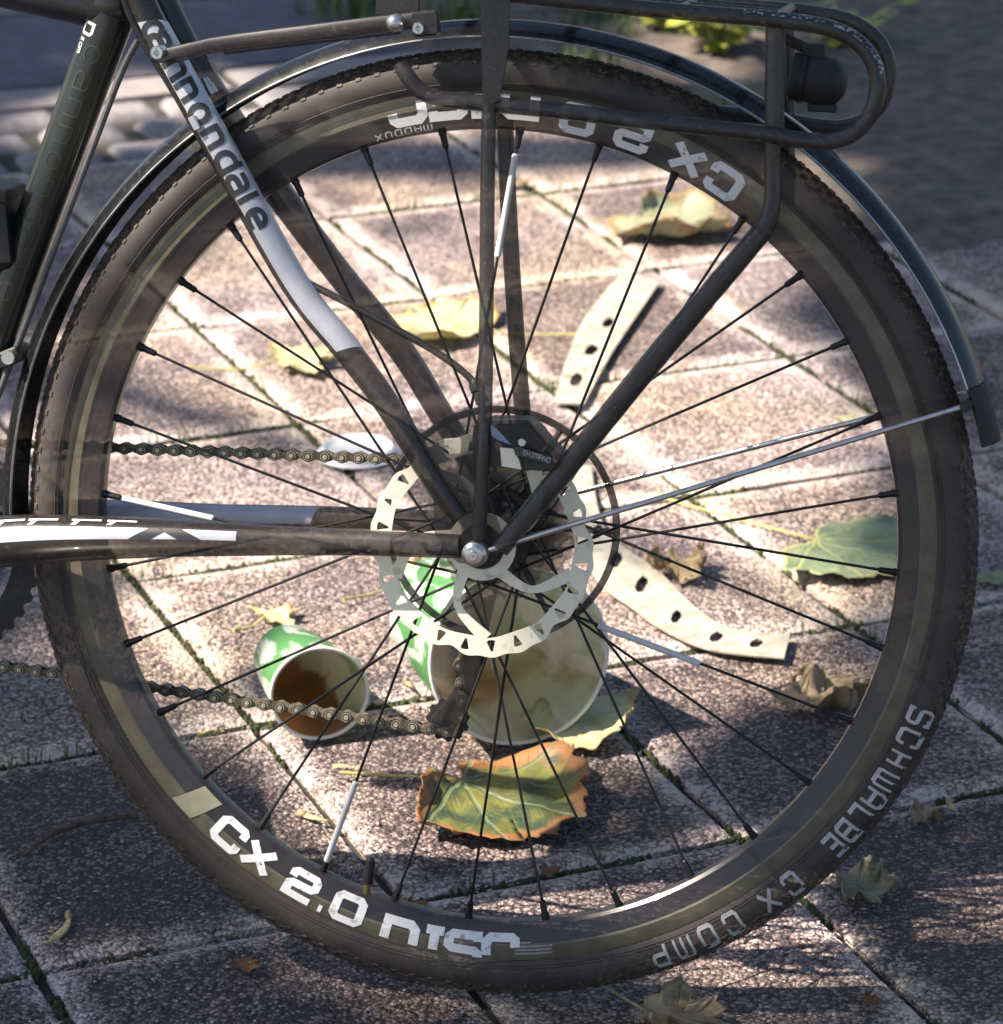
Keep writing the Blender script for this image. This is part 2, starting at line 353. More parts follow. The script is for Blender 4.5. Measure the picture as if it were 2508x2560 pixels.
# ------------------------------------------------------------------ stroke lettering
def arc(cx, cy, rx, ry, a0, a1, n=6): return [(cx+rx*math.cos(rad(a0+(a1-a0)*i/n)), cy+ry*math.sin(rad(a0+(a1-a0)*i/n))) for i in range(n+1)]
# each glyph: width and strokes in a box of height 1; (closed?, points)
GL = {
 'C': (0.95, [(0, [(0.95, 0.66), (0.95, 0.90), (0.85, 1), (0.16, 1), (0, 0.84), (0, 0.14), (0.14, 0), (0.85, 0), (0.95, 0.12), (0.95, 0.34)])]),
 'X': (1.0, [(0, [(0, 0), (1, 1)]), (0, [(0, 1), (1, 0)])]),
 '2': (0.95, [(0, [(0, 0.70), (0, 0.90), (0.12, 1), (0.84, 1), (0.95, 0.88), (0.95, 0.62), (0.84, 0.52), (0.12, 0.48), (0, 0.38), (0, 0), (0.95, 0)])]),
 '.': (0.12, [(0, [(0, 0), (0.14, 0)])]),
 '0': (0.95, [(1, [(0.14, 0), (0.81, 0), (0.95, 0.14), (0.95, 0.86), (0.81, 1), (0.14, 1), (0, 0.86), (0, 0.14)])]),
 'O': (0.95, [(1, [(0.14, 0), (0.81, 0), (0.95, 0.14), (0.95, 0.86), (0.81, 1), (0.14, 1), (0, 0.86), (0, 0.14)])]),
 'D': (0.95, [(1, [(0, 0), (0.78, 0), (0.95, 0.16), (0.95, 0.84), (0.78, 1), (0, 1)])]),
 'I': (0.5, [(0, [(0, 1), (0.6, 1)]), (0, [(0.3, 1), (0.3, 0)]), (0, [(0, 0), (0.6, 0)])]),
 'S': (0.95, [(0, [(0.95, 0.80), (0.95, 1), (0.14, 1), (0, 0.88), (0, 0.62), (0.12, 0.52), (0.83, 0.48), (0.95, 0.38), (0.95, 0.12), (0.83, 0), (0, 0), (0, 0.2)])]),
 'H': (0.9, [(0, [(0, 0), (0, 1)]), (0, [(0.9, 0), (0.9, 1)]), (0, [(0, 0.5), (0.9, 0.5)])]),
 'W': (1.2, [(0, [(0, 1), (0, 0.12), (0.1, 0), (1.1, 0), (1.2, 0.12), (1.2, 1)]), (0, [(0.6, 0), (0.6, 1)])]),
 'M': (1.2, [(0, [(0, 0), (0, 0.88), (0.1, 1), (1.1, 1), (1.2, 0.88), (1.2, 0)]), (0, [(0.6, 1), (0.6, 0)])]),
 'A': (0.95, [(0, [(0, 0), (0, 0.8), (0.18, 1), (0.8, 1), (0.95, 0.85), (0.95, 0)]), (0, [(0, 0.42), (0.95, 0.42)])]),
 'L': (0.8, [(0, [(0, 1), (0, 0), (0.8, 0)])]),
 'B': (0.9, [(1, [(0, 0), (0.78, 0), (0.9, 0.12), (0.9, 0.88), (0.78, 1), (0, 1)]), (0, [(0, 0.5), (0.9, 0.5)])]),
 'E': (0.85, [(0, [(0.85, 1), (0, 1), (0, 0), (0.85, 0)]), (0, [(0, 0.5), (0.7, 0.5)])]),
 'P': (0.9, [(0, [(0, 0), (0, 1), (0.78, 1), (0.9, 0.88), (0.9, 0.56), (0.78, 0.44), (0, 0.44)])]),
 'U': (0.9, [(0, [(0, 1), (0, 0.14), (0.14, 0), (0.76, 0), (0.9, 0.14), (0.9, 1)])]),
 'N': (0.9, [(0, [(0, 0), (0, 1), (0.9, 0), (0.9, 1)])]),
 'c': (0.8, [(0, [(0.8, 0.62), (0.8, 0.68)]+arc(0.4, 0.5, 0.4, 0.5, 40, 320, 12))]),
 'n': (0.8, [(0, [(0, 0), (0, 1), (0.5, 1)]+arc(0.5, 0.7, 0.3, 0.3, 80, 0, 4)+[(0.8, 0)])]),
 'o': (0.85, [(1, arc(0.42, 0.5, 0.42, 0.5, 0, 345, 20))]),
 'd': (0.85, [(0, [(0.85, 1.35), (0.85, 0), (0.4, 0)]+arc(0.4, 0.5, 0.4, 0.5, 270, 90, 9)+[(0.85, 1)])]),
 'a': (0.85, [(0, [(0.05, 1), (0.55, 1)]+arc(0.55, 0.72, 0.28, 0.28, 85, 0, 4)+[(0.83, 0), (0.3, 0)]+arc(0.28, 0.28, 0.28, 0.28, 270, 90, 8)+[(0.83, 0.56)])]),
 'l': (0.1, [(0, [(0, 0), (0, 1.35)])]),
 'e': (0.85, [(0, [(0, 0.5), (0.85, 0.5), (0.85, 0.66)]+arc(0.42, 0.6, 0.42, 0.4, 10, 180, 8)+arc(0.42, 0.4, 0.42, 0.4, 180, 270, 5)+[(0.8, 0)])]),
}
def stroke(mb, pts, closed, th, fn, clip=None, sub=5):
    P = [Vector((x, y)) for x, y in pts]; n = len(P); Lf = []; Rt = []
    for i in range(n):
        a = P[i-1] if (i or closed) else None; b = P[(i+1) % n] if (i < n-1 or closed) else None
        d1 = (P[i]-a).normalized() if a is not None and (P[i]-a).length > 1e-6 else None; d2 = (b-P[i]).normalized() if b is not None and (b-P[i]).length > 1e-6 else None
        d1 = d1 or d2; d2 = d2 or d1
        n1 = Vector((-d1.y, d1.x)); n2 = Vector((-d2.y, d2.x)); m = n1+n2
        m = n1 if m.length < 1e-4 else m.normalized(); k = th/2/max(0.45, m.dot(n1))
        Lf.append(P[i]+m*k); Rt.append(P[i]-m*k)
    rng = range(n) if closed else range(n-1)
    for i in rng:
        j = (i+1) % n; vs = []; fs = []
        for q in range(sub+1):
            t = q/sub
            for A in (Lf, Rt):
                p = A[i].lerp(A[j], t); y = p.y
                if clip is not None: y = max(y, clip)
                vs.append(fn(p.x, y))
        for q in range(sub): fs.append((2*q, 2*q+1, 2*q+3, 2*q+2))
        mb.add(vs, fs)
def glyph(mb, ch, fn, th, clip=None):
    """fn(u, v): u along the line centred on the glyph, v up, both in units of the height"""
    w, st = GL[ch]
    for cl, pts in st: stroke(mb, [(x-w/2, y) for x, y in pts], cl, th, fn, clip)

# ------------------------------------------------------------------ setting: the ground
ROT = rad(22.5); cu_, su_ = math.cos(ROT), math.sin(ROT)
def uv2w(u, v): return (u*cu_-v*su_, u*su_+v*cu_)
def w2uv(x, y): return (x*cu_+y*su_, -x*su_+y*cu_)
U0, PU, V0, PV, VEND = -0.325, 0.292, 0.110, 0.3567, 2.250
mb = MB(); mb.add([(-60, -60, -0.012), (60, -60, -0.012), (60, 60, -0.012), (-60, 60, -0.012)], [(0, 1, 2, 3)])
ground = tag(obj('ground', mb, 'joint_sand', smooth=False), kind='structure')
pavement = ground
def slab_mesh(name, lu, lv, th, m, seed, nu=20, nv=24, rough=0.0012, edge_w=0.030, rnd=0.004):
    mb = MB(); ed = []; r0 = random.Random(seed); hu, hv = lu/2, lv/2
    def crv(t): return t
    for j in range(nv+1):
        for i in range(nu+1):
            # denser near the border
            a = i/nu*2-1; b = j/nv*2-1
            a = math.copysign(abs(a)**0.7, a); b = math.copysign(abs(b)**0.7, b)
            x, y = a*hu, b*hv
            d = min(hu-abs(x), hv-abs(y))
            z = rough*noise.noise(Vector((x*60+seed*3, y*60, seed))) + 0.0012*noise.noise(Vector((x*9, y*9, seed*7)))
            if d < rnd: z -= (1-d/rnd)**2*rnd*0.8
            cx, cy = hu-abs(x), hv-abs(y)
            wob = 0.0018*noise.noise(Vector((x*28, y*28, seed+5)))
            if d < 0.01:
                if cx < 0.01: x += wob
                if cy < 0.01: y += wob
            mb.v.append((x, y, z)); ed.append(max(0, 1-d/edge_w))
    for j in range(nv):
        for i in range(nu):
            k = j*(nu+1)+i; mb.f.append((k, k+1, k+nu+2, k+nu+1)); mb.m.append(0)
    ring = [i for i in range(nu+1)]+[j*(nu+1)+nu for j in range(1, nv+1)]+[nv*(nu+1)+i for i in range(nu-1, -1, -1)]+[j*(nu+1) for j in range(nv-1, 0, -1)]
    o = len(mb.v); mb.v += [(mb.v[k][0], mb.v[k][1], -th) for k in ring]; ed += [1]*len(ring); nR = len(ring)
    for i in range(nR): mb.f.append((ring[i], o+i, o+(i+1) % nR, ring[(i+1) % nR])); mb.m.append(0)
    mb.at['edge'] = ('FLOAT', ed)
    ob = obj(name, mb, m, angle=60); me = ob.data; bpy.data.objects.remove(ob); return me
GAP = 0.009
variants = [slab_mesh('paver', PU-GAP, PV-GAP, 0.03, 'paver_stone', s) for s in range(7)]
pav = []
for i in range(-8, 11):
    for j in range(-4, 6):
        u, v = U0+(i+0.5)*PU, V0+(j+0.5)*PV
        x, y = uv2w(u, v)
        if not (-2.2 < x < 2.3 and -1.3 < y < 3.4): continue
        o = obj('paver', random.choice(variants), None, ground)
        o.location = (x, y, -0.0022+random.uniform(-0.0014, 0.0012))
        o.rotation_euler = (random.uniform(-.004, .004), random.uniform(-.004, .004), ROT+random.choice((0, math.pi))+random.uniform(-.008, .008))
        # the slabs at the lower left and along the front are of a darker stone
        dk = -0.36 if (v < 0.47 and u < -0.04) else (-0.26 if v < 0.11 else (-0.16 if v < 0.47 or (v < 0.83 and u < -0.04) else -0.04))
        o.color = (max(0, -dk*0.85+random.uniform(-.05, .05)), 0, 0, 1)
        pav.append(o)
# strip of small cobbles, then big dark slabs with pale borders
cob = [slab_mesh('cobble', 0.125, 0.088, 0.03, 'cobble_stone', 20+s, 6, 6, 0.003, 0.02, 0.02) for s in range(4)]
for r_ in range(3):
    for i in range(-16, 24):
        u = -0.9+(i+(0.5 if r_ % 2 else 0))*0.135+random.uniform(-.005, .005); v = VEND+0.055+r_*0.1
        x, y = uv2w(u, v)
        if not (-1.7 < x < 0.10): continue
        o = obj('cobble', random.choice(cob), None, ground); o.location = (x, y, random.uniform(-0.004, 0.002)); o.rotation_euler = (0, 0, ROT+random.uniform(-.05, .05))
vb = VEND+0.31
big = [slab_mesh('slab', 0.60, 0.42, 0.03, 'dark_slab', 40+s, 10, 10) for s in range(3)]
strip = slab_mesh('border_slab', 0.60, 0.10, 0.03, 'pale_slab', 50, 10, 6)
for i in range(-4, 6):
    for j in range(3):
        u = 0.35+i*0.62; v = vb+0.06+j*0.56
        for me, dv in ((strip, 0), (random.choice(big), 0.275)):
            x, y = uv2w(u, v+dv)
            if not (-2.3 < x < 0.02): continue
            o = obj(me.name.split('.')[0], me, None, ground); o.location = (x, y, random.uniform(-0.003, 0.0)); o.rotation_euler = (0, 0, ROT)
# soil bed beyond, upper right of the view
mb = MB(); N = 110
for j in range(N+1):
    for i in range(N+1):
        u, v = 0.86+i*0.034, 1.10+j*0.034
        x, y = uv2w(u, v); e = min(u-1.02+max(0, 1.75-v)*-.10, max(v-1.34, (v-1.34)), 0.25)+0.22*noise.noise(Vector((x*3, y*3, 6)))+0.05*noise.noise(Vector((x*14, y*14, 2)))
        if v > VEND: e = max(e, min(0.25, u-0.95, v-VEND))
        h = -0.022+0.034*max(0, min(1, e/0.14+0.35))
        mb.v.append((x, y, h+0.006*noise.noise(Vector((x*9, y*9, 1)))+0.005*noise.noise(Vector((x*40, y*40, 4)))))
for j in range(N):
    for i in range(N): k = j*(N+1)+i; mb.f.append((k, k+1, k+N+2, k+N+1)); mb.m.append(0)
tag(obj('soil_bed', mb, 'soil'), kind='structure')

# moss and grit along the joints
def joints():
    L = []
    for i in range(-4, 8): L.append(('u', U0+i*PU))
    for j in range(-2, 7): L.append(('v', V0+j*PV))
    return L
rm = random.Random(3)
moss = MB(); blades = MB(); grit = MB()
def lump(mb, x, y, z, r, h, rr):
    n = 6; vs = [(x+r*math.cos(k*6.283/n)*rr.uniform(.7, 1.3), y+r*math.sin(k*6.283/n)*rr.uniform(.7, 1.3), z) for k in range(n)]
    vs += [(x+r*.6*math.cos(k*6.283/n+.4), y+r*.6*math.sin(k*6.283/n+.4), z+h*.75) for k in range(n)]+[(x, y, z+h)]
    fs = [(k, (k+1) % n, n+(k+1) % n, n+k) for k in range(n)]+[(n+k, n+(k+1) % n, 2*n) for k in range(n)]
    mb.add(vs, fs)
for kind, c in joints():
    t = -1.4
    while t < 2.6:
        t += rm.uniform(0.0010, 0.0026)
        u, v = (c, t) if kind == 'u' else (t, c)
        x, y = uv2w(u, v)
        if not (-0.9 < x < 0.9 and -0.25 < y < 2.6) or v > VEND: continue
        dens = noise.noise(Vector((x*5, y*5, 3)))+0.5*noise.noise(Vector((x*19, y*19, 8)))+0.08
        if dens < 0: continue
        x += rm.gauss(0, 0.0022); y += rm.gauss(0, 0.0022)
        lump(moss, x, y, -0.011, rm.uniform(0.0016, 0.0040), rm.uniform(0.004, 0.0095), rm)
        if dens > 0.35 and rm.random() < 0.16:
            for q in range(3):
                a = rm.uniform(0, 6.28); hgt = rm.uniform(0.006, 0.016); dx, dy = math.cos(a)*.0008, math.sin(a)*.0008
                blades.add([(x-dx, y-dy, -0.004), (x+dx, y+dy, -0.004), (x+dy*6*rm.uniform(-1, 1), y+dx*6*rm.uniform(-1, 1), hgt)], [(0, 1, 2)])
tag(obj('moss', moss, 'moss'), 'dark green moss filling the joints between the pavers', 'moss', kind='stuff')
tag(obj('grass', blades, 'grass_blade', smooth=False), 'tiny grass blades sprouting from the mossy joints', 'grass', kind='stuff')
def stone(mb, x, y, z, r, rr):
    q = Matrix.Rotation(rr.uniform(0, 6.28), 3, 'Z') @ Matrix.Rotation(rr.uniform(-.6, .6), 3, 'X')
    vs = [q @ Vector(p) for p in ((r, 0, 0), (-r*rr.uniform(.8, 1.4), 0, 0), (0, r*rr.uniform(.5, .9), 0), (0, -r*rr.uniform(.6, 1), 0), (r*rr.uniform(-.3, .3), 0, r*rr.uniform(.45, .8)), (0, 0, -r*.5))]
    mb.add([(x+p.x, y+p.y, z+p.z) for p in vs], [(0, 2, 4), (2, 1, 4), (1, 3, 4), (3, 0, 4), (2, 0, 5), (1, 2, 5), (3, 1, 5), (0, 3, 5)])
for k in range(36000):
    # pale chips collect along slab borders, fewer inside
    py_ = rm.uniform(900, 2700); g_ = gnd(rm.uniform(-120, 2630), py_); u, v = w2uv(g_.x, g_.y)
    du = (u-U0) % PU; dv = (v-V0) % PV; d = min(du, PU-du, dv, PV-dv)
    if d < 0.007: continue
    p = math.exp(-d/0.014)*1.1+0.06
    if noise.noise(Vector((g_.x*6, g_.y*6, 2))) < -0.15: p *= 0.25
    if rm.random() > p: continue
    stone(grit, g_.x, g_.y, -0.0012, rm.uniform(0.0010, 0.0026), rm)
tag(obj('grit', grit, 'grit', smooth=False), 'loose pale stone chips scattered along the paver edges', 'gravel', kind='stuff')

# ------------------------------------------------------------------ the bicycle
bike = empty('bicycle', MB_ @ Vector((0, 0, -R)))
bike.rotation_euler = MB_.to_euler()
tag(bike, 'black bicycle with silver lettering, seen from its rear wheel, standing on the pavers', 'bicycle')
def part(name, mb, m, parent=None, angle=35, smooth=True):
    o = obj(name, mb, m, parent or bike, smooth, angle)
    if parent is None: o.location = (0, 0, R)
    return o
def ptube(name, pts, rads, m='frame_paint', seg=20, n=8, parent=None, flat=1.0):
    P, Rr = spline(pts, rads, n); mb = MB(); mb.tube(P, Rr, seg, flat=flat); o = part(name, mb, m, parent); return o, P, Rr
def polar(p): return math.atan2(p.z, p.x), math.hypot(p.x, p.z)

# rim = the wheel itself
RIMP = [(0.2905, -0.0060), (0.2930, -0.0082), (0.3060, -0.0112), (0.3075, -0.0121), (0.3165, -0.0124), (0.3185, -0.0122)]
def rim_y(r):
    for (r0, y0), (r1, y1) in zip(RIMP, RIMP[1:]):
        if r <= r1: return y0+(y1-y0)*(r-r0)/(r1-r0)
    return RIMP[-1][1]
mb = MB()
mb.lathe([(0.2900, 0.004), (0.2900, -0.004)]+RIMP[:3], 160, closed=False, mi=0)
mb.lathe([(0.2900, 0.004)]+[(r, -y) for r, y in RIMP[:3]], 160, closed=False, mi=0)
mb.lathe([(0.3060, -0.0112), (0.3075, -0.0121), (0.3165, -0.0124), (0.3185, -0.0120), (0.3185, 0.0120), (0.3165, 0.0124), (0.3075, 0.0121), (0.3060, 0.0112)], 160, closed=False, mi=1)
wheel = part('rear_wheel', mb, ['rim_black', 'rim_worn'], angle=25)
# tyre with tread knobs
mb = MB(); prof = []; RTY = 0.0172
for k in range(41):
    a = rad(-128+256*k/40); prof.append((0.3288+RTY*math.cos(a), -RTY*math.sin(a)))
mb.lathe(prof, 200, closed=False)
nring = len(prof); sh = []
for i in range(200):
    for k in range(nring):
        a = abs(-128+256*k/40); sh.append(1.0 if 20 < a < 62 else (0.55 if a <= 20 else 0.0))
rt = random.Random(5)
for row, (aa, cnt, wl, wt) in enumerate(((58, 150, 3.0, 2.4), (44, 150, 2.6, 3.0), (26, 150, 3.4, 3.0), (8, 150, 3.6, 3.0), (-8, 150, 3.6, 3.0), (-26, 150, 3.4, 3.0), (-44, 150, 2.6, 3.0), (-58, 150, 3.0, 2.4))):
    for i in range(cnt):
        t = 2*math.pi*(i+(0.5 if row % 2 else 0))/cnt; vs = []
        for lift in (-0.0003, 0.0008):
            for da, dt in ((-1, -1), (1, -1), (1, 1), (-1, 1)):
                k_ = 0.8 if lift > 0 else 1.0
                a = rad(aa)+da*k_*wl*0.0005/RTY; tt = t+dt*k_*wt*0.0010/0.345
                rr_ = 0.3288+(RTY+lift)*math.cos(a); vs.append((rr_*math.cos(tt), -(RTY+lift)*math.sin(a), rr_*math.sin(tt)))
        mb.add(vs, [(4, 5, 6, 7), (0, 1, 5, 4), (1, 2, 6, 5), (2, 3, 7, 6), (3, 0, 4, 7)]); sh += [1.0]*8
mb.at['shoulder'] = ('FLOAT', sh)
part('tyre', mb, 'tyre_rubber', wheel, 30)
# moulded lines on the sidewall
mb = MB()
for rr_ in (0.3215, 0.3235, 0.3395):
    yy = -math.sqrt(max(0, (RTY+0.0002)**2-(rr_-0.3288)**2)); mb.lathe([(rr_-0.0004, yy), (rr_, yy-0.0005), (rr_+0.0004, yy)], 160, closed=False)
part('sidewall_ridge', mb, 'tyre_rubber', wheel)

# lettering on the rim: tops towards the hub, so u runs anticlockwise seen from this side
def rim_glyph(mb, ch, px, py, hgt, r_base, th, clip=None, wf=1.0):
    t0, _ = polar(BP(px, py, 0.012))
    def fn(u, v):
        r = r_base-v*hgt; a = t0+u*hgt*wf/0.304
        return (r*math.cos(a), rim_y(r)-0.0005, r*math.sin(a))
    glyph(mb, ch, fn, th, clip)
for word in ((('C', 556, 2107, None), ('X', 631, 2167, None), ('2', 744, 2237, None), ('.', 790, 2290, None), ('0', 862, 2295, None), ('D', 998, 2341, .32), ('I', 1080, 2358, .32), ('S', 1157, 2373, .26), ('C', 1252, 2381, .37)),
             (('C', 1797, 475, None), ('X', 1710, 416, None), ('2', 1575, 359, None), ('.', 1503, 320, None), ('0', 1438, 331, None), ('D', 1297, 305, .32), ('I', 1205, 297, .32), ('S', 1121, 293, .26), ('C', 1022, 298, .37))):
    mb = MB()
    for ch, px, py, cl in word:
        low = cl is not None
        rim_glyph(mb, ch, px, py, 0.0172 if not low else 0.0212, 0.3135 if not low else 0.3225, 0.31, cl, 1.20 if not low else 1.06)
    part('rim_lettering', mb, 'white_print', wheel, smooth=False)
mb = MB()
t1, _ = polar(BP(1006, 328, 0.012)); word = 'MADDUX'
for i, ch in enumerate(word):
    rim_glyph_a = t1+(i-2.5)*0.0072/0.294
    def fn(u, v, a0=rim_glyph_a):
        r = 0.2968-v*0.0042; a = a0+u*0.0046/0.295
        return (r*math.cos(a), rim_y(r)-0.0005, r*math.sin(a))
    glyph(mb, ch, fn, 0.2)
part('maker_lettering', mb, 'grey_print', wheel, smooth=False)
mb = MB()
t2, _ = polar(BP(1335, 2385, 0.012)); rq = random.Random(2)
for row in range(4):        # the block of small print
    q = -0.045
    while q < (-0.005 if row == 0 else 0.045):
        w_ = rq.uniform(0.0012, 0.0035); r0 = 0.3045+row*0.0026
        vs = [(r*math.cos(t2+a), rim_y(r)-0.0005, r*math.sin(t2+a)) for r, a in ((r0, q), (r0+.0012, q), (r0+.0012, q+w_), (r0, q+w_))]
        mb.add(vs, [(0, 1, 2, 3)]); q += w_+0.0016
part('small_print', mb, 'grey_print', wheel, smooth=False)
mb = MB(); t3, _ = polar(BP(473, 2024, 0.012)); vs = []
for i in range(9):
    for k in range(5):
        r = 0.2925+0.024*k/4; a = t3-0.032+0.064*i/8-(k/4-.5)*0.03
        vs.append((r*math.cos(a), rim_y(min(r, .3179))-0.0006, r*math.sin(a)))
mb.add(vs, [(i*5+k, i*5+k+1, i*5+k+6, i*5+k+5) for i in range(8) for k in range(4)])
part('rim_decal', mb, 'khaki_print', wheel, smooth=False)
# lettering on the tyre: tops outwards, running clockwise
def tyre_glyph(mb, ch, px, py, hgt=0.0155, rb=0.3235, th=0.21, wf=0.62):
    t0, _ = polar(BP(px, py, 0.016))
    def fn(u, v):
        r = rb+v*hgt; a = t0-u*hgt*wf/0.33
        y = -math.sqrt(max(1e-7, (RTY+0.0007)**2-(r-0.3288)**2)); return (r*math.cos(a), y, r*math.sin(a))
    glyph(mb, ch, fn, th)
for word in ((('S', 2285, 1786), ('C', 2264, 1839), ('H', 2238, 1892), ('W', 2207, 1945), ('A', 2177, 1990), ('L', 2146, 2032), ('B', 2112, 2070), ('E', 2078, 2107)),
             (('C', 1978, 2203), ('X', 1922, 2249)), (('C', 1833, 2306), ('O', 1772, 2340), ('M', 1712, 2369), ('P', 1654, 2395))):
    mb = MB()
    for ch, px, py in word: tyre_glyph(mb, ch, px, py, wf=0.62 if ch in 'WMH' else 0.72)
    part('tyre_lettering', mb, 'grey_print', wheel, smooth=False)

# hub, spokes, rotor
mb = MB()
mb.lathe([(0.012, -0.030), (0.016, -0.020), (0.015, 0.0), (0.016, 0.016), (0.013, 0.030)], 40, closed=False)
mb.lathe([(0.012, -0.038), (0.0305, -0.0375), (0.0315, -0.0350), (0.0305, -0.0325), (0.012, -0.030)], 48, closed=False)
mb.lathe([(0.012, 0.020), (0.0280, 0.0205), (0.0290, 0.0225), (0.0280, 0.0245), (0.012, 0.026)], 48, closed=False)
mb.lathe([(0.005, -0.066), (0.013, -0.066), (0.014, -0.052), (0.019, -0.048), (0.019, -0.038)], 40, closed=False)
mb.lathe([(0.019, 0.026), (0.017, 0.066), (0.005, 0.066)], 40, closed=False)
part('hub', mb, 'hub_black', wheel)
TH0 = rad(-92.0)
def spoke_ends(k):
    t = TH0+k*rad(11.25); near = (k % 2 == 0); ccw = (k % 4 in (0, 3))
    ha = t+(1 if ccw else -1)*rad(64); fr = 0.0290 if near else 0.0265; fy = -0.0350 if near else 0.0225
    inside = 0.002 if (k % 4 in (0, 1)) else -0.002
    return Vector((0.2915*math.cos(t), -0.002 if near else 0.002, 0.2915*math.sin(t))), Vector((fr*math.cos(ha), fy+inside, fr*math.sin(ha)))
for k in range(32):
    a, b = spoke_ends(k); d = (b-a).normalized(); mb = MB()
    mb.tube([a-d*0.001, a+d*0.004, a+d*0.0042, a+d*0.0135, a+d*0.0145], [0.0031, 0.0030, 0.0025, 0.0022, 0.0013], 10)
    mb.tube([a+d*0.012, a+d*0.02, b-d*0.02, b], [0.00115, 0.00105, 0.00105, 0.0011], 8)
    part('spoke', mb, 'spoke_black', wheel)
for k, s0, s1 in ((-8+32-0, 0, 0),):
    pass
def near_spoke(px, py):
    t, _ = polar(BP(px, py, 0)); return min(range(32), key=lambda k: abs(((TH0+k*rad(11.25)-t+math.pi) % (2*math.pi))-math.pi))
for px, py, s0, s1 in ((224, 1130, 0.016, 0.088), (825, 2213, 0.010, 0.080), (1362, 345, 0.018, 0.092), (2156, 1764, 0.118, 0.196)):
    a, b = spoke_ends(near_spoke(px, py)); d = (b-a).normalized(); mb = MB(); off = Vector((0, -0.0012, 0))
    mb.tube([a+d*s0+off, a+d*(s0+0.001)+off, a+d*(s1-0.001)+off, a+d*s1+off], [0.0016, 0.0024, 0.0024, 0.0016], 12); part('spoke_reflector', mb, 'reflector_white', wheel)
def rotor():
    out = []; n = 240
    for i in range(n):
        a = 2*math.pi*i/n; ph = (a*6/(2*math.pi)) % 1
        r = 0.0800-0.0034*max(0, math.sin(ph*math.pi*2))**3-0.0008*math.cos(a*24); out.append((r*math.cos(a), r*math.sin(a)))
    holes = []
    inner = []
    for i in range(200):
        a = 2*math.pi*i/200; inner.append(((0.0660+0.0006*math.sin(a*12))*math.cos(a), (0.0660+0.0006*math.sin(a*12))*math.sin(a)))
    holes.append(inner)
    for k in range(24):
        a = 2*math.pi*(k+0.5)/24; c = Vector((0.0722*math.cos(a), 0.0722*math.sin(a))); e = Vector((math.cos(a), math.sin(a))); f = Vector((-e.y, e.x)); s = 1 if k % 2 else -1
        pts = [c+e*0.0042*s+f*0.0008, c+e*0.0036*s+f*0.0030, c-e*0.0042*s+f*0.0006, c-e*0.0044*s-f*0.0010, c+e*0.0030*s-f*0.0034, c+e*0.0041*s-f*0.0020]
        holes.append([(p.x, p.y) for p in pts])
    mb = plate([out]+holes, -0.0525, -0.0507)
    for k in range(5):        # swept arms to the carrier
        a = 2*math.pi*k/5+0.4; P, Rr = spline([Vector((0.0668*math.cos(a+.62), 0, 0.0668*math.sin(a+.62))), Vector((0.047*math.cos(a+.2), 0, 0.047*math.sin(a+.2))), Vector((0.022*math.cos(a-.05), 0, 0.022*math.sin(a-.05)))], [0.0050, 0.0026, 0.0046], 8)
        A, B = [], []
        for i, p in enumerate(P):
            t = (P[min(i+1, len(P)-1)]-P[max(i-1, 0)]).normalized(); nn = Vector((-t.z, 0, t.x)); A.append((p+nn*Rr[i])); B.append((p-nn*Rr[i]))
        merge(mb, plate([[(p.x, p.z) for p in A+B[::-1]]], -0.0523, -0.0510))
    b2 = MB(); b2.lathe([(0.0165, -0.0530), (0.0245, -0.0530), (0.0245, -0.0500), (0.0165, -0.0500)], 40); merge(mb, b2)
    return mb
part('brake_rotor', rotor(), 'rotor_steel', wheel, 30)
# sprockets and the spoke protector ring on the far side
mb = MB()
for i, rr_ in enumerate((0.055, 0.048, 0.042, 0.037, 0.032, 0.028, 0.025, 0.023)):
    n = int(rr_*2*math.pi/0.0127)*4; ol = []
    for q in range(n): a = 2*math.pi*q/n; r = rr_+(0.0018 if q % 4 in (1, 2) else -0.0014); ol.append((r*math.cos(a), r*math.sin(a)))
    pl = plate([ol, [(0.016*math.cos(q*.3), 0.016*math.sin(q*.3)) for q in range(21)]], 0.030+i*0.0042, 0.0318+i*0.0042); merge(mb, pl)
part('cassette', mb, 'cog_metal', wheel, 30)
mb = MB(); mb.lathe([(0.0825, 0.0270), (0.0868, 0.0262), (0.0878, 0.0280), (0.0868, 0.0298), (0.0825, 0.0290)], 96)
for k in range(6):
    a = k*math.pi/3; mb.tube([Vector((0.02*math.cos(a), .028, 0.02*math.sin(a))), Vector((0.083*math.cos(a), .028, 0.083*math.sin(a)))], [0.0022, 0.0022], 8)
part('spoke_protector', mb, 'cast_black', wheel)
# valve
mb = MB(); a = BP(911, 2276, 0.004); b = BP(920, 2200, 0.004); c = BP(927, 2150, 0.004)
mb.tube([a, a.lerp(b, .08), b], [0.0048, 0.0030, 0.0028], 12, 0); mb.tube([a, a+(b-a)*.1], [0.0058, 0.0054], 12, 0); mb.tube([b-(b-a)*.1, b, c, c+(c-b)*.12], [0.0042, 0.0044, 0.0034, 0.0016], 12, 1)
part('valve_stem', mb, ['brass', 'rubber'], wheel)
# quick release nut
mb = MB(); mb.lathe([(0.0005, -0.0865), (0.0030, -0.0865), (0.0034, -0.0845), (0.0062, -0.0840), (0.0088, -0.0815), (0.0092, -0.0740), (0.0078, -0.0720), (0.0078, -0.0700)], 40, closed=False)
part('axle_nut', mb, 'steel', None, 30)

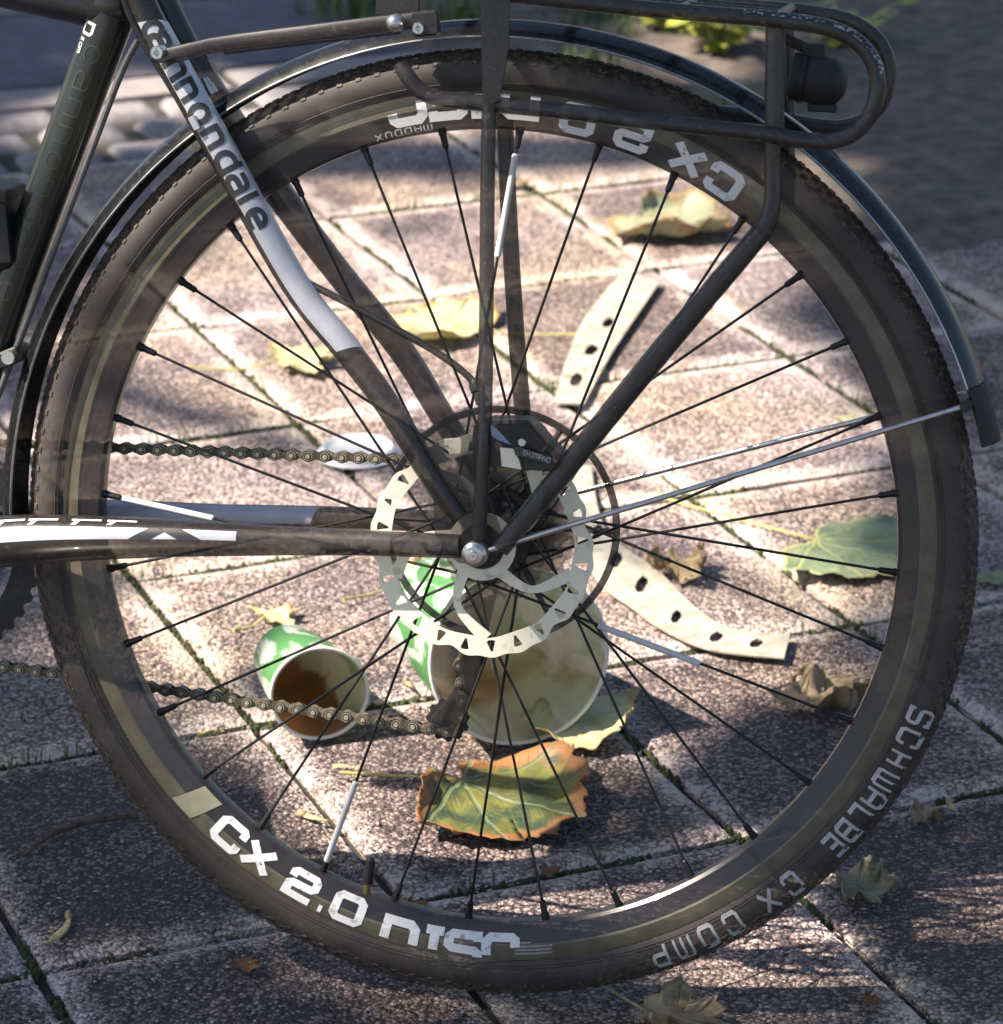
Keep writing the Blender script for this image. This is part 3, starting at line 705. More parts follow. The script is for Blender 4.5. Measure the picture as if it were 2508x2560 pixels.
# frame tubes
ptube('seat_tube', [BP(320, -70, 0), BP(272, 61, 0), BP(156, 378, 0), BP(20, 750, 0), BP(-218, 1400, 0)], [0.0172, 0.0164, 0.0160, 0.0160, 0.0185], 'seat_tube_paint', 28)
mb = MB(); pa, pb = BP(300, -16, 0), BP(282, 32, 0); mb.tube([pa, pa.lerp(pb, .15), pa.lerp(pb, .85), pb], [0.0186, 0.0196, 0.0196, 0.0186], 28); part('seat_collar', mb, 'frame_paint')
ptube('seat_post', [BP(320, -70, 0), BP(420, -340, 0), BP(470, -480, 0)], [0.0136]*3)
ptube('top_tube', [BP(262, 20, 0), BP(-300, -100, 0), BP(-1300, -300, 0)], [0.0160, 0.0155, 0.0165])
ptube('down_tube', [BP(-218, 1400, 0), BP(-700, 860, 0), BP(-1350, 130, 0)], [0.021, 0.020, 0.021])
mb = MB(); bb = BP(-218, 1400, 0); mb.cyl(bb+Vector((0, -0.036, 0)), bb+Vector((0, 0.036, 0)), 0.021, 28); part('bottom_bracket', mb, 'frame_paint')
SS = [BP(338, -40, 0.020), BP(362, 30, 0.021), BP(432, 160, 0.026), BP(556, 384, 0.036), BP(737, 709, 0.050), BP(862, 868, 0.058), BP(951, 985, 0.063), BP(1015, 1085, 0.066), BP(1085, 1200, 0.066), BP(1150, 1290, 0.066)]
SR = [0.0112, 0.0114, 0.0112, 0.0110, 0.0100, 0.0098, 0.0092, 0.0088, 0.0085, 0.0080]
nstay, SP, SPR = ptube('seat_stay', SS, SR, 'frame_paint', 24, 10)
ptube('seat_stay', [BP(386, -50, -0.020), BP(432, 60, -0.022), BP(518, 215, -0.028), BP(668, 440, -0.040), BP(831, 662, -0.052), BP(1000, 870, -0.060), BP(1098, 1028, -0.065), BP(1190, 1180, -0.067), BP(1240, 1290, -0.067)], SR[:9], 'frame_paint', 20)
CS = [BP(-215, 1395, 0.022), BP(-60, 1362, 0.038), BP(120, 1347, 0.052), BP(400, 1345, 0.060), BP(700, 1352, 0.064), BP(900, 1357, 0.066), BP(1150, 1366, 0.067)]
nch, CP, CPR = ptube('chain_stay', CS, [0.019, 0.0195, 0.0180, 0.0140, 0.0105, 0.0092, 0.0085], 'frame_paint', 26, 10)
fch, FP, FPR = ptube('chain_stay', [BP(-215, 1385, -0.022), BP(-60, 1325, -0.040), BP(213, 1290, -0.055), BP(560, 1292, -0.062), BP(900, 1296, -0.066), BP(1230, 1310, -0.067)], [0.017, 0.0165, 0.0125, 0.0095, 0.0085, 0.008], 'frame_paint', 22)
def surf(P, Rr):
    Fm = frames(P); cum = [0]
    for i in range(1, len(P)): cum.append(cum[-1]+(P[i]-P[i-1]).length)
    def at(s, phi, lift=0.0005):
        s = min(max(s, 0), cum[-1]-1e-6); i = max(k for k in range(len(cum)-1) if cum[k] <= s); t = (s-cum[i])/(cum[i+1]-cum[i])
        p = P[i].lerp(P[i+1], t); a = Fm[i][2].lerp(Fm[i+1][2], t).normalized(); c = Fm[i][3].lerp(Fm[i+1][3], t).normalized(); r = Rr[i]*(1-t)+Rr[i+1]*t
        if c.z < 0 : c = -c                      # phi grows upwards from the side facing the viewer
        return p+(a*math.cos(phi)+c*math.sin(phi))*(r+lift)
    def s_of(px, py, d):
        q = BP(px, py, d); return min((cum[i]+(P[i+1]-P[i]).length*0.0, (P[i]-q).length) for i in range(len(P)-1)) if False else cum[min(range(len(P)), key=lambda i: (P[i]-q).length)]
    return at, s_of, cum
def dense(P, Rr, k=6):
    out, ro = [], []
    for i in range(len(P)-1):
        for j in range(k): t = j/k; out.append(P[i].lerp(P[i+1], t)); ro.append(Rr[i]*(1-t)+Rr[i+1]*t)
    return out+[P[-1]], ro+[Rr[-1]]
def shell(at, s0, s1, p0, p1, n=60, m=10, lift=0.0004, slant=0.0):
    mb = MB(); vs = [at(s0+(s1-s0)*i/n+slant*(k/m), p0+(p1-p0)*k/m, lift) for i in range(n+1) for k in range(m+1)]
    mb.add(vs, [(i*(m+1)+k, i*(m+1)+k+1, (i+1)*(m+1)+k+1, (i+1)*(m+1)+k) for i in range(n) for k in range(m)]); return mb
at, s_of, cum = surf(*dense(SP, SPR))
sA, sB = s_of(372, 48, 0.022), s_of(862, 868, 0.058)
part('silver_band', shell(at, sA, sB, rad(-26), rad(112), 90, 14, 0.0004, 0.010), 'silver_paint', nstay)
mb = MB()
for ch, px, py in (('c', 380, 76), ('a', 396, 106), ('n', 432, 178), ('n', 463, 232), ('o', 502, 288), ('n', 536, 349), ('d', 575, 405), ('a', 608, 461), ('l', 635, 500), ('e', 664, 543)):
    s0 = s_of(px, py, 0.035); hg = 0.0128
    def fn(u, v, s0=s0): return at(s0+u*hg*1.10, rad(-22)+v*rad(66), 0.0009)
    glyph(mb, ch, fn, 0.30)
part('stay_lettering', mb, 'logo_dark', nstay, smooth=False)
# seat tube marks
STP, STR = dense(*spline([BP(272, 61, 0), BP(156, 378, 0), BP(20, 750, 0), BP(-218, 1400, 0)], [0.0164, 0.0160, 0.0160, 0.0185], 8))
at2, s_of2, _ = surf(STP, STR); mb = MB()
stube = [o for o in bpy.data.objects if o.name == 'seat_tube'][0]
for i, ch in enumerate('cannondale'):
    s0 = 0.022+i*0.0205
    def fn(u, v, s0=s0): return at2(s0+u*0.0155, rad(20)-v*rad(38), 0.0004)
    glyph(mb, ch, fn, 0.10)
part('tube_lettering', mb, 'logo_faint', stube, smooth=False)
mb = MB()
def fn(u, v): return at2(0.0060+u*0.0085, rad(52)-v*rad(32), 0.0005)
glyph(mb, 'D', fn, 0.26)
for i, ch in enumerate('EOM'):
    def fn(u, v, i=i): return at2(0.0150+i*0.0042+u*0.0028, rad(48)-v*rad(11), 0.0005)
    glyph(mb, ch, fn, 0.24)
part('size_mark', mb, 'white_print', stube, smooth=False)
# chain stay graphics
at3, s_of3, _ = surf(*dense(CP, CPR))
part('silver_stripe', shell(at3, s_of3(-120, 1355, .03), s_of3(600, 1349, .062), rad(8), rad(40), 60, 8, 0.0004), 'silver_paint', nch)
mb = MB()
for x0, x1, sl in ((335, 388, 0.016), (462, 520, -0.016)): merge(mb, shell(at3, s_of3(x0, 1348, .06), s_of3(x1, 1350, .06), rad(7), rad(41), 6, 6, 0.0008, sl))
part('stripe_gap', mb, 'logo_dark', nch, smooth=False)
mb = MB()
for x0 in (10, 95, 205, 290):
    s0 = s_of3(x0, 1348, .05); stroke(mb, [(s0+0.004, 46), (s0+0.010, 60), (s0+0.026, 60)], False, 0.0, lambda u, v: (0, 0, 0), sub=1) if False else None
    merge(mb, shell(at3, s0, s0+0.022, rad(58), rad(64), 6, 2, 0.0006)); merge(mb, shell(at3, s0, s0+0.004, rad(46), rad(62), 3, 5, 0.0006, 0.004))
part('stripe_outline', mb, 'white_print', nch, smooth=False)
at4, s_of4, _ = surf(*dense(FP, FPR))
part('silver_stripe', shell(at4, s_of4(225, 1290, -.055), s_of4(780, 1294, -.065), rad(-20), rad(70), 50, 8, 0.0004, 0.006), 'silver_paint', fch)
# dropouts
def px_poly(pts, d): return [(lambda p: (p.x, p.z))(BP(x, y, d)) for x, y in pts]
DO = [(985, 1040), (1020, 1062), (1062, 1078), (1100, 1058), (1140, 1028), (1168, 1018), (1192, 1034), (1196, 1120), (1200, 1190), (1228, 1260), (1252, 1330), (1246, 1385), (1206, 1410), (1150, 1404), (1120, 1380), (1090, 1330), (1086, 1250), (1080, 1180), (1040, 1118)]
HO = [(1110, 1092), (1122, 1088), (1150, 1089), (1156, 1096), (1154, 1130), (1146, 1136), (1116, 1136), (1108, 1124)]
part('dropout', plate([px_poly(DO, 0.066), px_poly(HO, 0.066)], -0.0705, -0.0625), 'hub_black', None, 40)
DF = [(1150, 1220), (1220, 1230), (1285, 1290), (1290, 1360), (1250, 1400), (1190, 1390), (1160, 1330)]
part('dropout', plate([px_poly(DF, -0.067)], 0.063, 0.070), 'hub_black', None, 40)
# brake caliper
CA = [(1186, 1092), (1190, 1058), (1228, 1046), (1326, 1046), (1356, 1076), (1378, 1104), (1404, 1128), (1424, 1146), (1420, 1166), (1378, 1174), (1280, 1166), (1188, 1162)]
mb = plate([px_poly(CA, 0.068)], -0.0760, -0.0540)
CA2 = [(1240, 1062), (1318, 1060), (1345, 1085), (1366, 1112), (1352, 1126), (1270, 1112)]
merge(mb, plate([px_poly(CA2, 0.078)], -0.0805, -0.0755))
cal = part('brake_caliper', mb, 'cast_black', None, 30)
bv = cal.modifiers.new('bevel', 'BEVEL'); bv.width = 0.0012; bv.segments = 2; bv.limit_method = 'ANGLE'
part('caliper_badge', plate([px_poly([(1230, 1060), (1252, 1076), (1281, 1109), (1250, 1098), (1232, 1086)], 0.0765)], -0.0812, -0.0758), 'blue_grey', cal)
part('caliper_pad', plate([px_poly([(1252, 1118), (1284, 1120), (1300, 1150), (1305, 1172), (1256, 1164)], 0.077)], -0.0795, -0.0755), 'rotor_steel', cal)
part('caliper_arm', plate([px_poly([(1286, 1118), (1300, 1116), (1380, 1142), (1376, 1158), (1290, 1136)], 0.082)], -0.0845, -0.0765), 'logo_dark', cal)
mb = MB(); sc = BP(1306, 1106, 0.081); mb.tube([sc+Vector((0, .004, 0)), sc+Vector((0, -.0015, 0)), sc+Vector((0, -.0022, 0))], [0.0030, 0.0030, 0.0024], 16); part('caliper_screw', mb, 'steel', cal)
mb = MB(); s0, s1 = BP(1312, 1131, 0.085), BP(1372, 1150, 0.085); dx = (s1-s0)/6; up = Vector((-dx.z, 0, dx.x)).normalized()
for i, ch in enumerate('SHIMANO'):
    def fn(u, v, i=i): return s0+dx*(i+u*0.75)+up*(v-.5)*0.0032+Vector((0, -0.0001, 0))
    glyph(mb, ch, fn, 0.2)
part('caliper_lettering', mb, 'grey_print', cal, smooth=False)
# hose and clips
ptube('brake_hose', [BP(306, -20, 0.028), BP(340, 70, 0.030), BP(460, 270, 0.036), BP(600, 495, 0.046), BP(705, 650, 0.050), BP(760, 700, 0.045), BP(850, 748, 0.050), BP(1003, 830, 0.056), BP(1110, 893, 0.060), BP(1184, 955, 0.064), BP(1204, 1010, 0.068), BP(1206, 1060, 0.070)], [0.0026]*12, 'cast_black', 10)
mb = MB(); a = BP(1186, 950, 0.063); b = BP(1206, 1006, 0.068); mb.tube([a, a.lerp(b, .2), a.lerp(b, .5), a.lerp(b, .55), b], [0.0042, 0.0052, 0.0052, 0.0042, 0.0048], 14); part('hose_fitting', mb, 'cast_black')
for px, py in ((494, 300), (585, 452), (597, 480)):
    mb = MB(); p = BP(px-6, py+6, 0.045); mb.box(p, (0.010, 0.008, 0.005), rot=Matrix.Rotation(rad(60), 3, 'Y')); part('cable_clip', mb, 'silver_paint')
ptube('gear_cable', [BP(345, 100, 0.010), BP(300, 190, 0.012), BP(205, 440, 0.012), BP(110, 690, 0.012), BP(30, 900, 0.010), BP(-160, 1380, 0.005)], [0.0026]*6, 'cable_grey', 10)
# black box and bracket at the seat tube
mb = MB(); c = BP(-40, 575, 0.0); mb.box(c, (0.05, 0.045, 0.055), rot=Matrix.Rotation(rad(-6), 3, 'Y')); mb.box(c+Vector((0.002, 0, 0.028)), (0.044, 0.05, 0.010)); part('lock_bracket', mb, 'rubber')
mb = MB(); c = BP(30, 890, 0.006); mb.box(c, (0.020, 0.030, 0.012), rot=Matrix.Rotation(rad(-25), 3, 'Y')); c2 = BP(22, 893, 0.024); mb.cyl(c2+Vector((0, .006, 0)), c2+Vector((0, -.003, 0)), 0.005, 12, 1); part('mudguard_bracket', mb, ['cast_black', 'steel'])

# mudguard
def mg(a0, a1, name='mudguard', seg=150):
    mb = MB(); outp = []; inp = []
    for k in range(17):
        t = -1+2*k/16; y = 0.0205*t; r = 0.3672-0.0112*abs(t)**2.3; outp.append((r, y)); inp.append((r-0.0011, y*0.97))
    mb.lathe(outp+inp[::-1], seg, a0, a1); return mb
tE = polar(BP(2474, 1062, 0.0))[0]; tF = math.pi+rad(4)
mud = part('mudguard', mg(tE, tF), 'mudguard_plastic', None, 40)
mb = MB()
for sgn in (-1, 1): mb.lathe([(0.3550, sgn*0.0204), (0.3560, sgn*0.0212), (0.3568, sgn*0.0204), (0.3560, sgn*0.0197)], 150, tE, tF)
part('edge_bead', mb, 'steel', mud)
mb = MB(); q0 = BP(2444, 985, .0); q1 = BP(2482, 1100, .0); a0_ = polar(BP(2474, 1062, 0))[0]; outp = [(0.3686-0.0112*abs(-1+2*k/10)**2.3, 0.0220*(-1+2*k/10)) for k in range(11)]; mb.lathe(outp+[(r-.002, y*.95) for r, y in outp][::-1], 14, a0_-0.032, a0_+0.085)
part('mudguard_flap', mb, 'rubber', mud)
def stay(p0, p1): 
    mb = MB(); d = (p1-p0).normalized(); mb.tube([p0, p0+d*.004, p1-d*.004, p1], [0.0016, 0.0020, 0.0020, 0.0012], 12); part('mudguard_stay', mb, 'steel', mud)
stay(BP(1222, 1375, 0.080), BP(2412, 1015, 0.026)); stay(BP(1320, 1262, -0.072), BP(2420, 982, -0.026))
mb = MB(); c = BP(2416, 1013, 0.0265); mb.cyl(c+Vector((0, -.003, 0)), c+Vector((0, .006, 0)), 0.0045, 14); part('stay_clip', mb, 'cast_black', mud)
mb = MB(); c = BP(505, 215, -0.01); mb.tube([BP(532, 235, .018), BP(520, 212, .018)], [0.0046, 0.0040], 12); mb.tube([BP(520, 212, .018), BP(511, 196, .018)], [0.0032, 0.0028], 12); part('guard_bolt', mb, 'steel', mud)

# luggage rack
RR = 0.0057
near_loop = [BP(1100, -30, 0.058), BP(1330, -8, 0.058), BP(1608, 21, 0.058), BP(1860, 42, 0.058), BP(1980, 54, 0.058), BP(2081, 73, 0.058), BP(2150, 112, 0.058), BP(2186, 165, 0.058), BP(2194, 222, 0.058), BP(2178, 282, 0.058), BP(2138, 330, 0.058), BP(2071, 354, 0.058), BP(1986, 348, 0.058), BP(1892, 332, 0.058), BP(1608, 302, 0.058), BP(1400, 277, 0.058), BP(1207, 258, 0.058), BP(1110, 248, 0.058), BP(1052, 228, 0.058), BP(1018, 188, 0.058), BP(1002, 160, 0.056)]
P, _ = spline(near_loop, None, 8); mb = MB(); mb.tube(P, [RR]*len(P), 16); rack = part('luggage_rack', mb, 'rack_paint')
at5, s_of5, c5 = surf(P, [RR]*len(P))
part('worn_patch', shell(at5, s_of5(1850, 42, .058), s_of5(2188, 185, .058), rad(28), rad(150), 60, 8, 0.0003), 'worn_rack_paint', rack)
far_loop = [(lambda q: Vector((q.x, 0.058, q.z)))(p) for p in near_loop]
P, _ = spline(far_loop, None, 6); mb = MB(); mb.tube(P, [RR]*len(P), 12); part('side_rail', mb, 'rack_paint', rack)
def rtube(name, pts, rs, flat=1.0, seg=16): 
    P, Rr = spline(pts, rs, 8); mb = MB(); mb.tube(P, Rr, seg, flat=flat); return part(name, mb, 'rack_paint', rack)
rtube('rear_leg', [BP(1939, 50, 0.052), BP(1938, 180, 0.052), BP(1936, 320, 0.052)], [0.0068]*3, 0.7)
rtube('rear_leg', [BP(1932, 330, 0.052), BP(1930, 420, 0.052), BP(1930, 510, 0.053), BP(1912, 566, 0.054), BP(1870, 620, 0.056), BP(1640, 893, 0.064), BP(1420, 1165, 0.072), BP(1250, 1372, 0.076)], [0.0052, 0.0054, 0.0060, 0.0068, 0.0076, 0.0080, 0.0078, 0.0070])
rtube('rear_leg', [(lambda q: Vector((q.x, -q.y, q.z)))(BP(x, y, d)) for x, y, d in ((1932, 90, .052), (1930, 510, .053), (1912, 566, .054), (1870, 620, .056), (1640, 893, .064), (1420, 1165, .072), (1250, 1372, .076))], [0.0056, 0.006, 0.0064, 0.0068, 0.007, 0.007, 0.007])
rtube('front_leg', [BP(1236, -40, 0.060), BP(1228, 150, 0.060), BP(1220, 400, 0.062), BP(1216, 800, 0.066), BP(1212, 1060, 0.074), BP(1206, 1180, 0.076), BP(1198, 1345, 0.077)], [0.0056, 0.0056, 0.0052, 0.0052, 0.0052, 0.0052, 0.005])
rtube('front_leg', [BP(1252, -40, -0.058), BP(1262, 300, -0.058), BP(1276, 600, -0.061), BP(1292, 850, -0.065), BP(1308, 1050, -0.070), BP(1318, 1200, -0.072), BP(1290, 1330, -0.072)], [0.0062]*7)
part('leg_plate', plate([px_poly([(1202, -30), (1276, -30), (1272, 120), (1250, 250), (1212, 262), (1204, 120)], 0.064)], -0.066, -0.063), 'rack_paint', rack)
def bar(name, pts, ths, d0, w):
    P, Rr = spline(pts, ths, 8); mb = MB(); mb.tube(P, Rr, 12, flat=w); return part(name, mb, 'rack_paint', rack)
bar('front_arm', [BP(378, 142, 0.045), BP(420, 138, 0.045), BP(480, 126, 0.046), BP(560, 108, 0.047), BP(800, 78, 0.052), BP(960, 58, 0.055), BP(1088, 46, 0.057)], [0.0040, 0.0056, 0.0060, 0.0054, 0.0056, 0.0056, 0.0058], 0, 0.55)
bar('front_arm', [BP(560, 128, 0.046), BP(800, 99, 0.051), BP(1000, 76, 0.055)], [0.0024, 0.0026, 0.0026], 0, 0.6)
bar('front_arm', [BP(430, 120, -0.040), BP(700, 96, -0.050), BP(1088, 52, -0.056)], [0.0052]*3, 0, 0.55)
mb = MB(); mb.box(BP(1066, 58, 0.057), (0.017, 0.012, 0.017), rot=Matrix.Rotation(rad(-6), 3, 'Y')); mb.box(BP(995, 0, 0.040), (0.030, 0.006, 0.022)); part('arm_clamp', mb, 'rack_paint', rack)
def bolt(px, py, d, r, name, par, dome=False):
    c = BP(px, py, d); mb = MB()
    if dome:
        n = 10; mb.tube([c+Vector((0, -r*math.sin(k*math.pi/2/n), 0)) for k in range(n+1)], [max(.0003, r*math.cos(k*math.pi/2/n)) for k in range(n+1)], 20)
        mb.tube([c+Vector((0, .006, 0)), c], [r, r], 20)
    else:
        mb.tube([c+Vector((0, .010, 0)), c+Vector((0, -.0030, 0)), c+Vector((0, -.0040, 0)), c+Vector((0, -.0040, 0)), c+Vector((0, -.0012, 0))], [r, r, r*.86, r*.48, r*.45], 20)
    part(name, mb, 'steel', par)
bolt(395, 131, 0.052, 0.0048, 'bolt', rack); bolt(988, 57, 0.064, 0.0062, 'bolt', rack, True); bolt(1048, 70, 0.064, 0.0042, 'bolt', rack)
mb = MB()
za = [BP(x, y, 0.058) for x, y in ((1120, -30), (1400, -4), (1700, 26), (1940, 46))]
for p in za: mb.tube([Vector((p.x, -0.058, p.z)), Vector((p.x, 0.058, p.z))], [0.0045, 0.0045], 10)
part('cross_bar', mb, 'rack_paint', rack)
mb = MB()
for yy in (-0.02, 0.02): mb.tube([Vector((p.x, yy, p.z)) for p in (BP(900, -20, .058), za[1], za[2], za[3])], [0.0045]*4, 10)
part('deck_rail', mb, 'rack_paint', rack)
# rear lamp
c = BP(2046, 200, 0.0); mb = MB()
ax = Vector((1, 0, -0.10)).normalized()
mb.tube([c-ax*.020, c-ax*.018, c-ax*.010, c-ax*.009], [0.0150, 0.0170, 0.0168, 0.0140], 24)
lamp_body = [(-.010, .0150), (-.006, .0172), (0.002, .0176), (0.010, .0165), (0.016, .0130), (0.0195, .0080), (0.0205, .0010)]
mb.tube([c+ax*s for s, _ in lamp_body], [r for _, r in lamp_body], 24)
mb.box(c+Vector((0.004, 0, -0.0185)), (0.020, 0.014, 0.006)); mb.box(c+Vector((-.004, 0, 0.020)), (0.016, 0.012, 0.010))
mb.tube([c+Vector((-.006, 0, .020)), c+Vector((-.030, 0, .030))], [0.004, 0.004], 10)
lamp = part('rear_lamp', mb, 'rubber')
mb = MB(); mb.tube([c-ax*.0115, c-ax*.0125, c-ax*.0085], [0.0178, 0.0182, 0.0178], 24, cap=False); part('lamp_bezel', mb, 'cast_black', lamp)

# chain with every link, chainring, crank, derailleur
CH = -0.043
def chain_run(p, q):
    n = int((q-p).length/0.0127); return [p.lerp(q, i*0.0127/(q-p).length) for i in range(n+1)]
cr = Vector((bb.x, 0.043, bb.z)); CRR = 0.083
upq = BP(1105, 1152, CH); 
runs = []
def tang(c, r, p, up):
    d = p-c; L = math.hypot(d.x, d.z); b = math.atan2(d.z, d.x); a = math.acos(r/L); t = b+(a if up else -a)
    return Vector((c.x+r*math.cos(t), c.y, c.z+r*math.sin(t)))
runs.append(chain_run(tang(cr, CRR, upq, True), upq))
lowq = BP(1125, 1828, CH); runs.append(chain_run(tang(cr, CRR, lowq, False), lowq))
cg = spline([lowq+Vector((0.002, 0, 0)), BP(1152, 1800, CH), BP(1156, 1735, CH), BP(1148, 1660, CH), BP(1180, 1590, CH)], None, 12)[0]
acc = [cg[0]]
for p in cg[1:]:
    if (p-acc[-1]).length >= 0.0125: acc.append(p)
runs.append(acc)
chain = empty('chain', (0, 0, R)); chain.parent = bike
def link_mesh(name, half, th, pin):
    ol = []
    for s in (1, -1):
        for k in range(9):
            a = rad(-100+200*k/8); ol.append((s*(0.00635+0.0043*math.cos(a)), s*0.0043*math.sin(a)))
        ol.append((0, s*0.0021))
    mb = plate([ol], -half-th, -half); merge(mb, plate([ol], half, half+th))
    for s in (-1, 1) if not pin else (): mb.tube([Vector((s*.00635, -.0024, 0)), Vector((s*.00635, .0024, 0))], [0.0039]*2, 12)
    if pin:
        for s in (-1, 1):
            mb.tube([Vector((s*.00635, -half-th-.0009, 0)), Vector((s*.00635, half+th+.0009, 0))], [0.0018]*2, 10, 1)
            b2 = MB(); b2.lathe([(0.0030, -half-th-.0003), (0.0034, -half-th-.0003), (0.0034, -half-th+.0004), (0.0030, -half-th+.0004)], 14); b2.v = [(x+s*.00635, y, z) for x, y, z in b2.v]; merge(mb, b2, 1)
    o = obj(name, mb, ['chain_dark', 'chain_pin'] if pin else 'chain_metal', None, True, 30); me = o.data; bpy.data.objects.remove(o); return me
lo, li = link_mesh('link', 0.0031, 0.0010, True), link_mesh('link', 0.0021, 0.0009, False)
for run in runs:
    for i in range(len(run)-1):
        p, q = run[i], run[i+1]; o = obj('link', lo if i % 2 else li, None, chain); o.location = (p+q)/2
        o.rotation_euler = (0, -math.atan2(q.z-p.z, q.x-p.x), 0)
ol = []
for q in range(160): a = 2*math.pi*q/160; r = 0.0835+(0.0028 if q % 4 in (1, 2) else -0.001); ol.append((bb.x+r*math.cos(a), bb.z+r*math.sin(a)))
hole = [(bb.x+0.064*math.cos(q*.1), bb.z+0.064*math.sin(q*.1)) for q in range(63)]
mb = plate([ol, hole], 0.0415, 0.0445)
for k in range(5):
    a = k*2*math.pi/5; mb.tube([Vector((bb.x+.012*math.cos(a), .044, bb.z+.012*math.sin(a))), Vector((bb.x+.070*math.cos(a), .044, bb.z+.070*math.sin(a)))], [0.010, 0.006], 10, flat=.3)
part('chainring', mb, 'cast_black')
mb = MB(); P, Rr = spline([Vector((bb.x, -.045, bb.z)), Vector((bb.x-.09, -.055, bb.z-.03)), Vector((bb.x-.165, -.060, bb.z-.05))], [0.016, 0.011, 0.012], 6); mb.tube(P, Rr, 14, flat=.6); part('crank_arm', mb, 'cast_black')
mb = MB(); c0 = Vector((bb.x-.165, -.062, bb.z-.05)); mb.box(c0+Vector((0, -.045, 0)), (0.075, 0.085, 0.016)); mb.cyl(c0, c0+Vector((0, -.03, 0)), .006); part('pedal', mb, 'rubber')
j0, j1, j2 = BP(1215, 1440, -0.060), BP(1180, 1610, -0.050), BP(1120, 1800, -0.043)
mb = MB(); P, Rr = spline([BP(1260, 1375, -0.069), j0, j1], [0.007, 0.012, 0.010], 8); mb.tube(P, Rr, 14, flat=.7)
der = part('rear_derailleur', mb, 'hub_black')
for yy in (-0.0068, 0.0068):
    P, Rr = spline([j1+Vector((.002, 0, .004)), j1.lerp(j2, .5)+Vector((.006, 0, 0)), j2+Vector((-.004, 0, -.004))], [0.0095, 0.0060, 0.0105], 8)
    P = [Vector((p.x, 0.043+yy, p.z)) for p in P]; mb = MB(); mb.tube(P, Rr, 16, flat=.12); part('cage_plate', mb, 'hub_black', der)
for q in (j1, j2):
    ol = []
    for k in range(44): a = 2*math.pi*k/44; r = 0.0190+(0.0016 if k % 4 in (1, 2) else -0.001); ol.append((q.x+r*math.cos(a)*.8, q.z+r*math.sin(a)*.8))
    part('jockey_wheel', plate([ol], 0.0415, 0.0445), 'rubber', der)

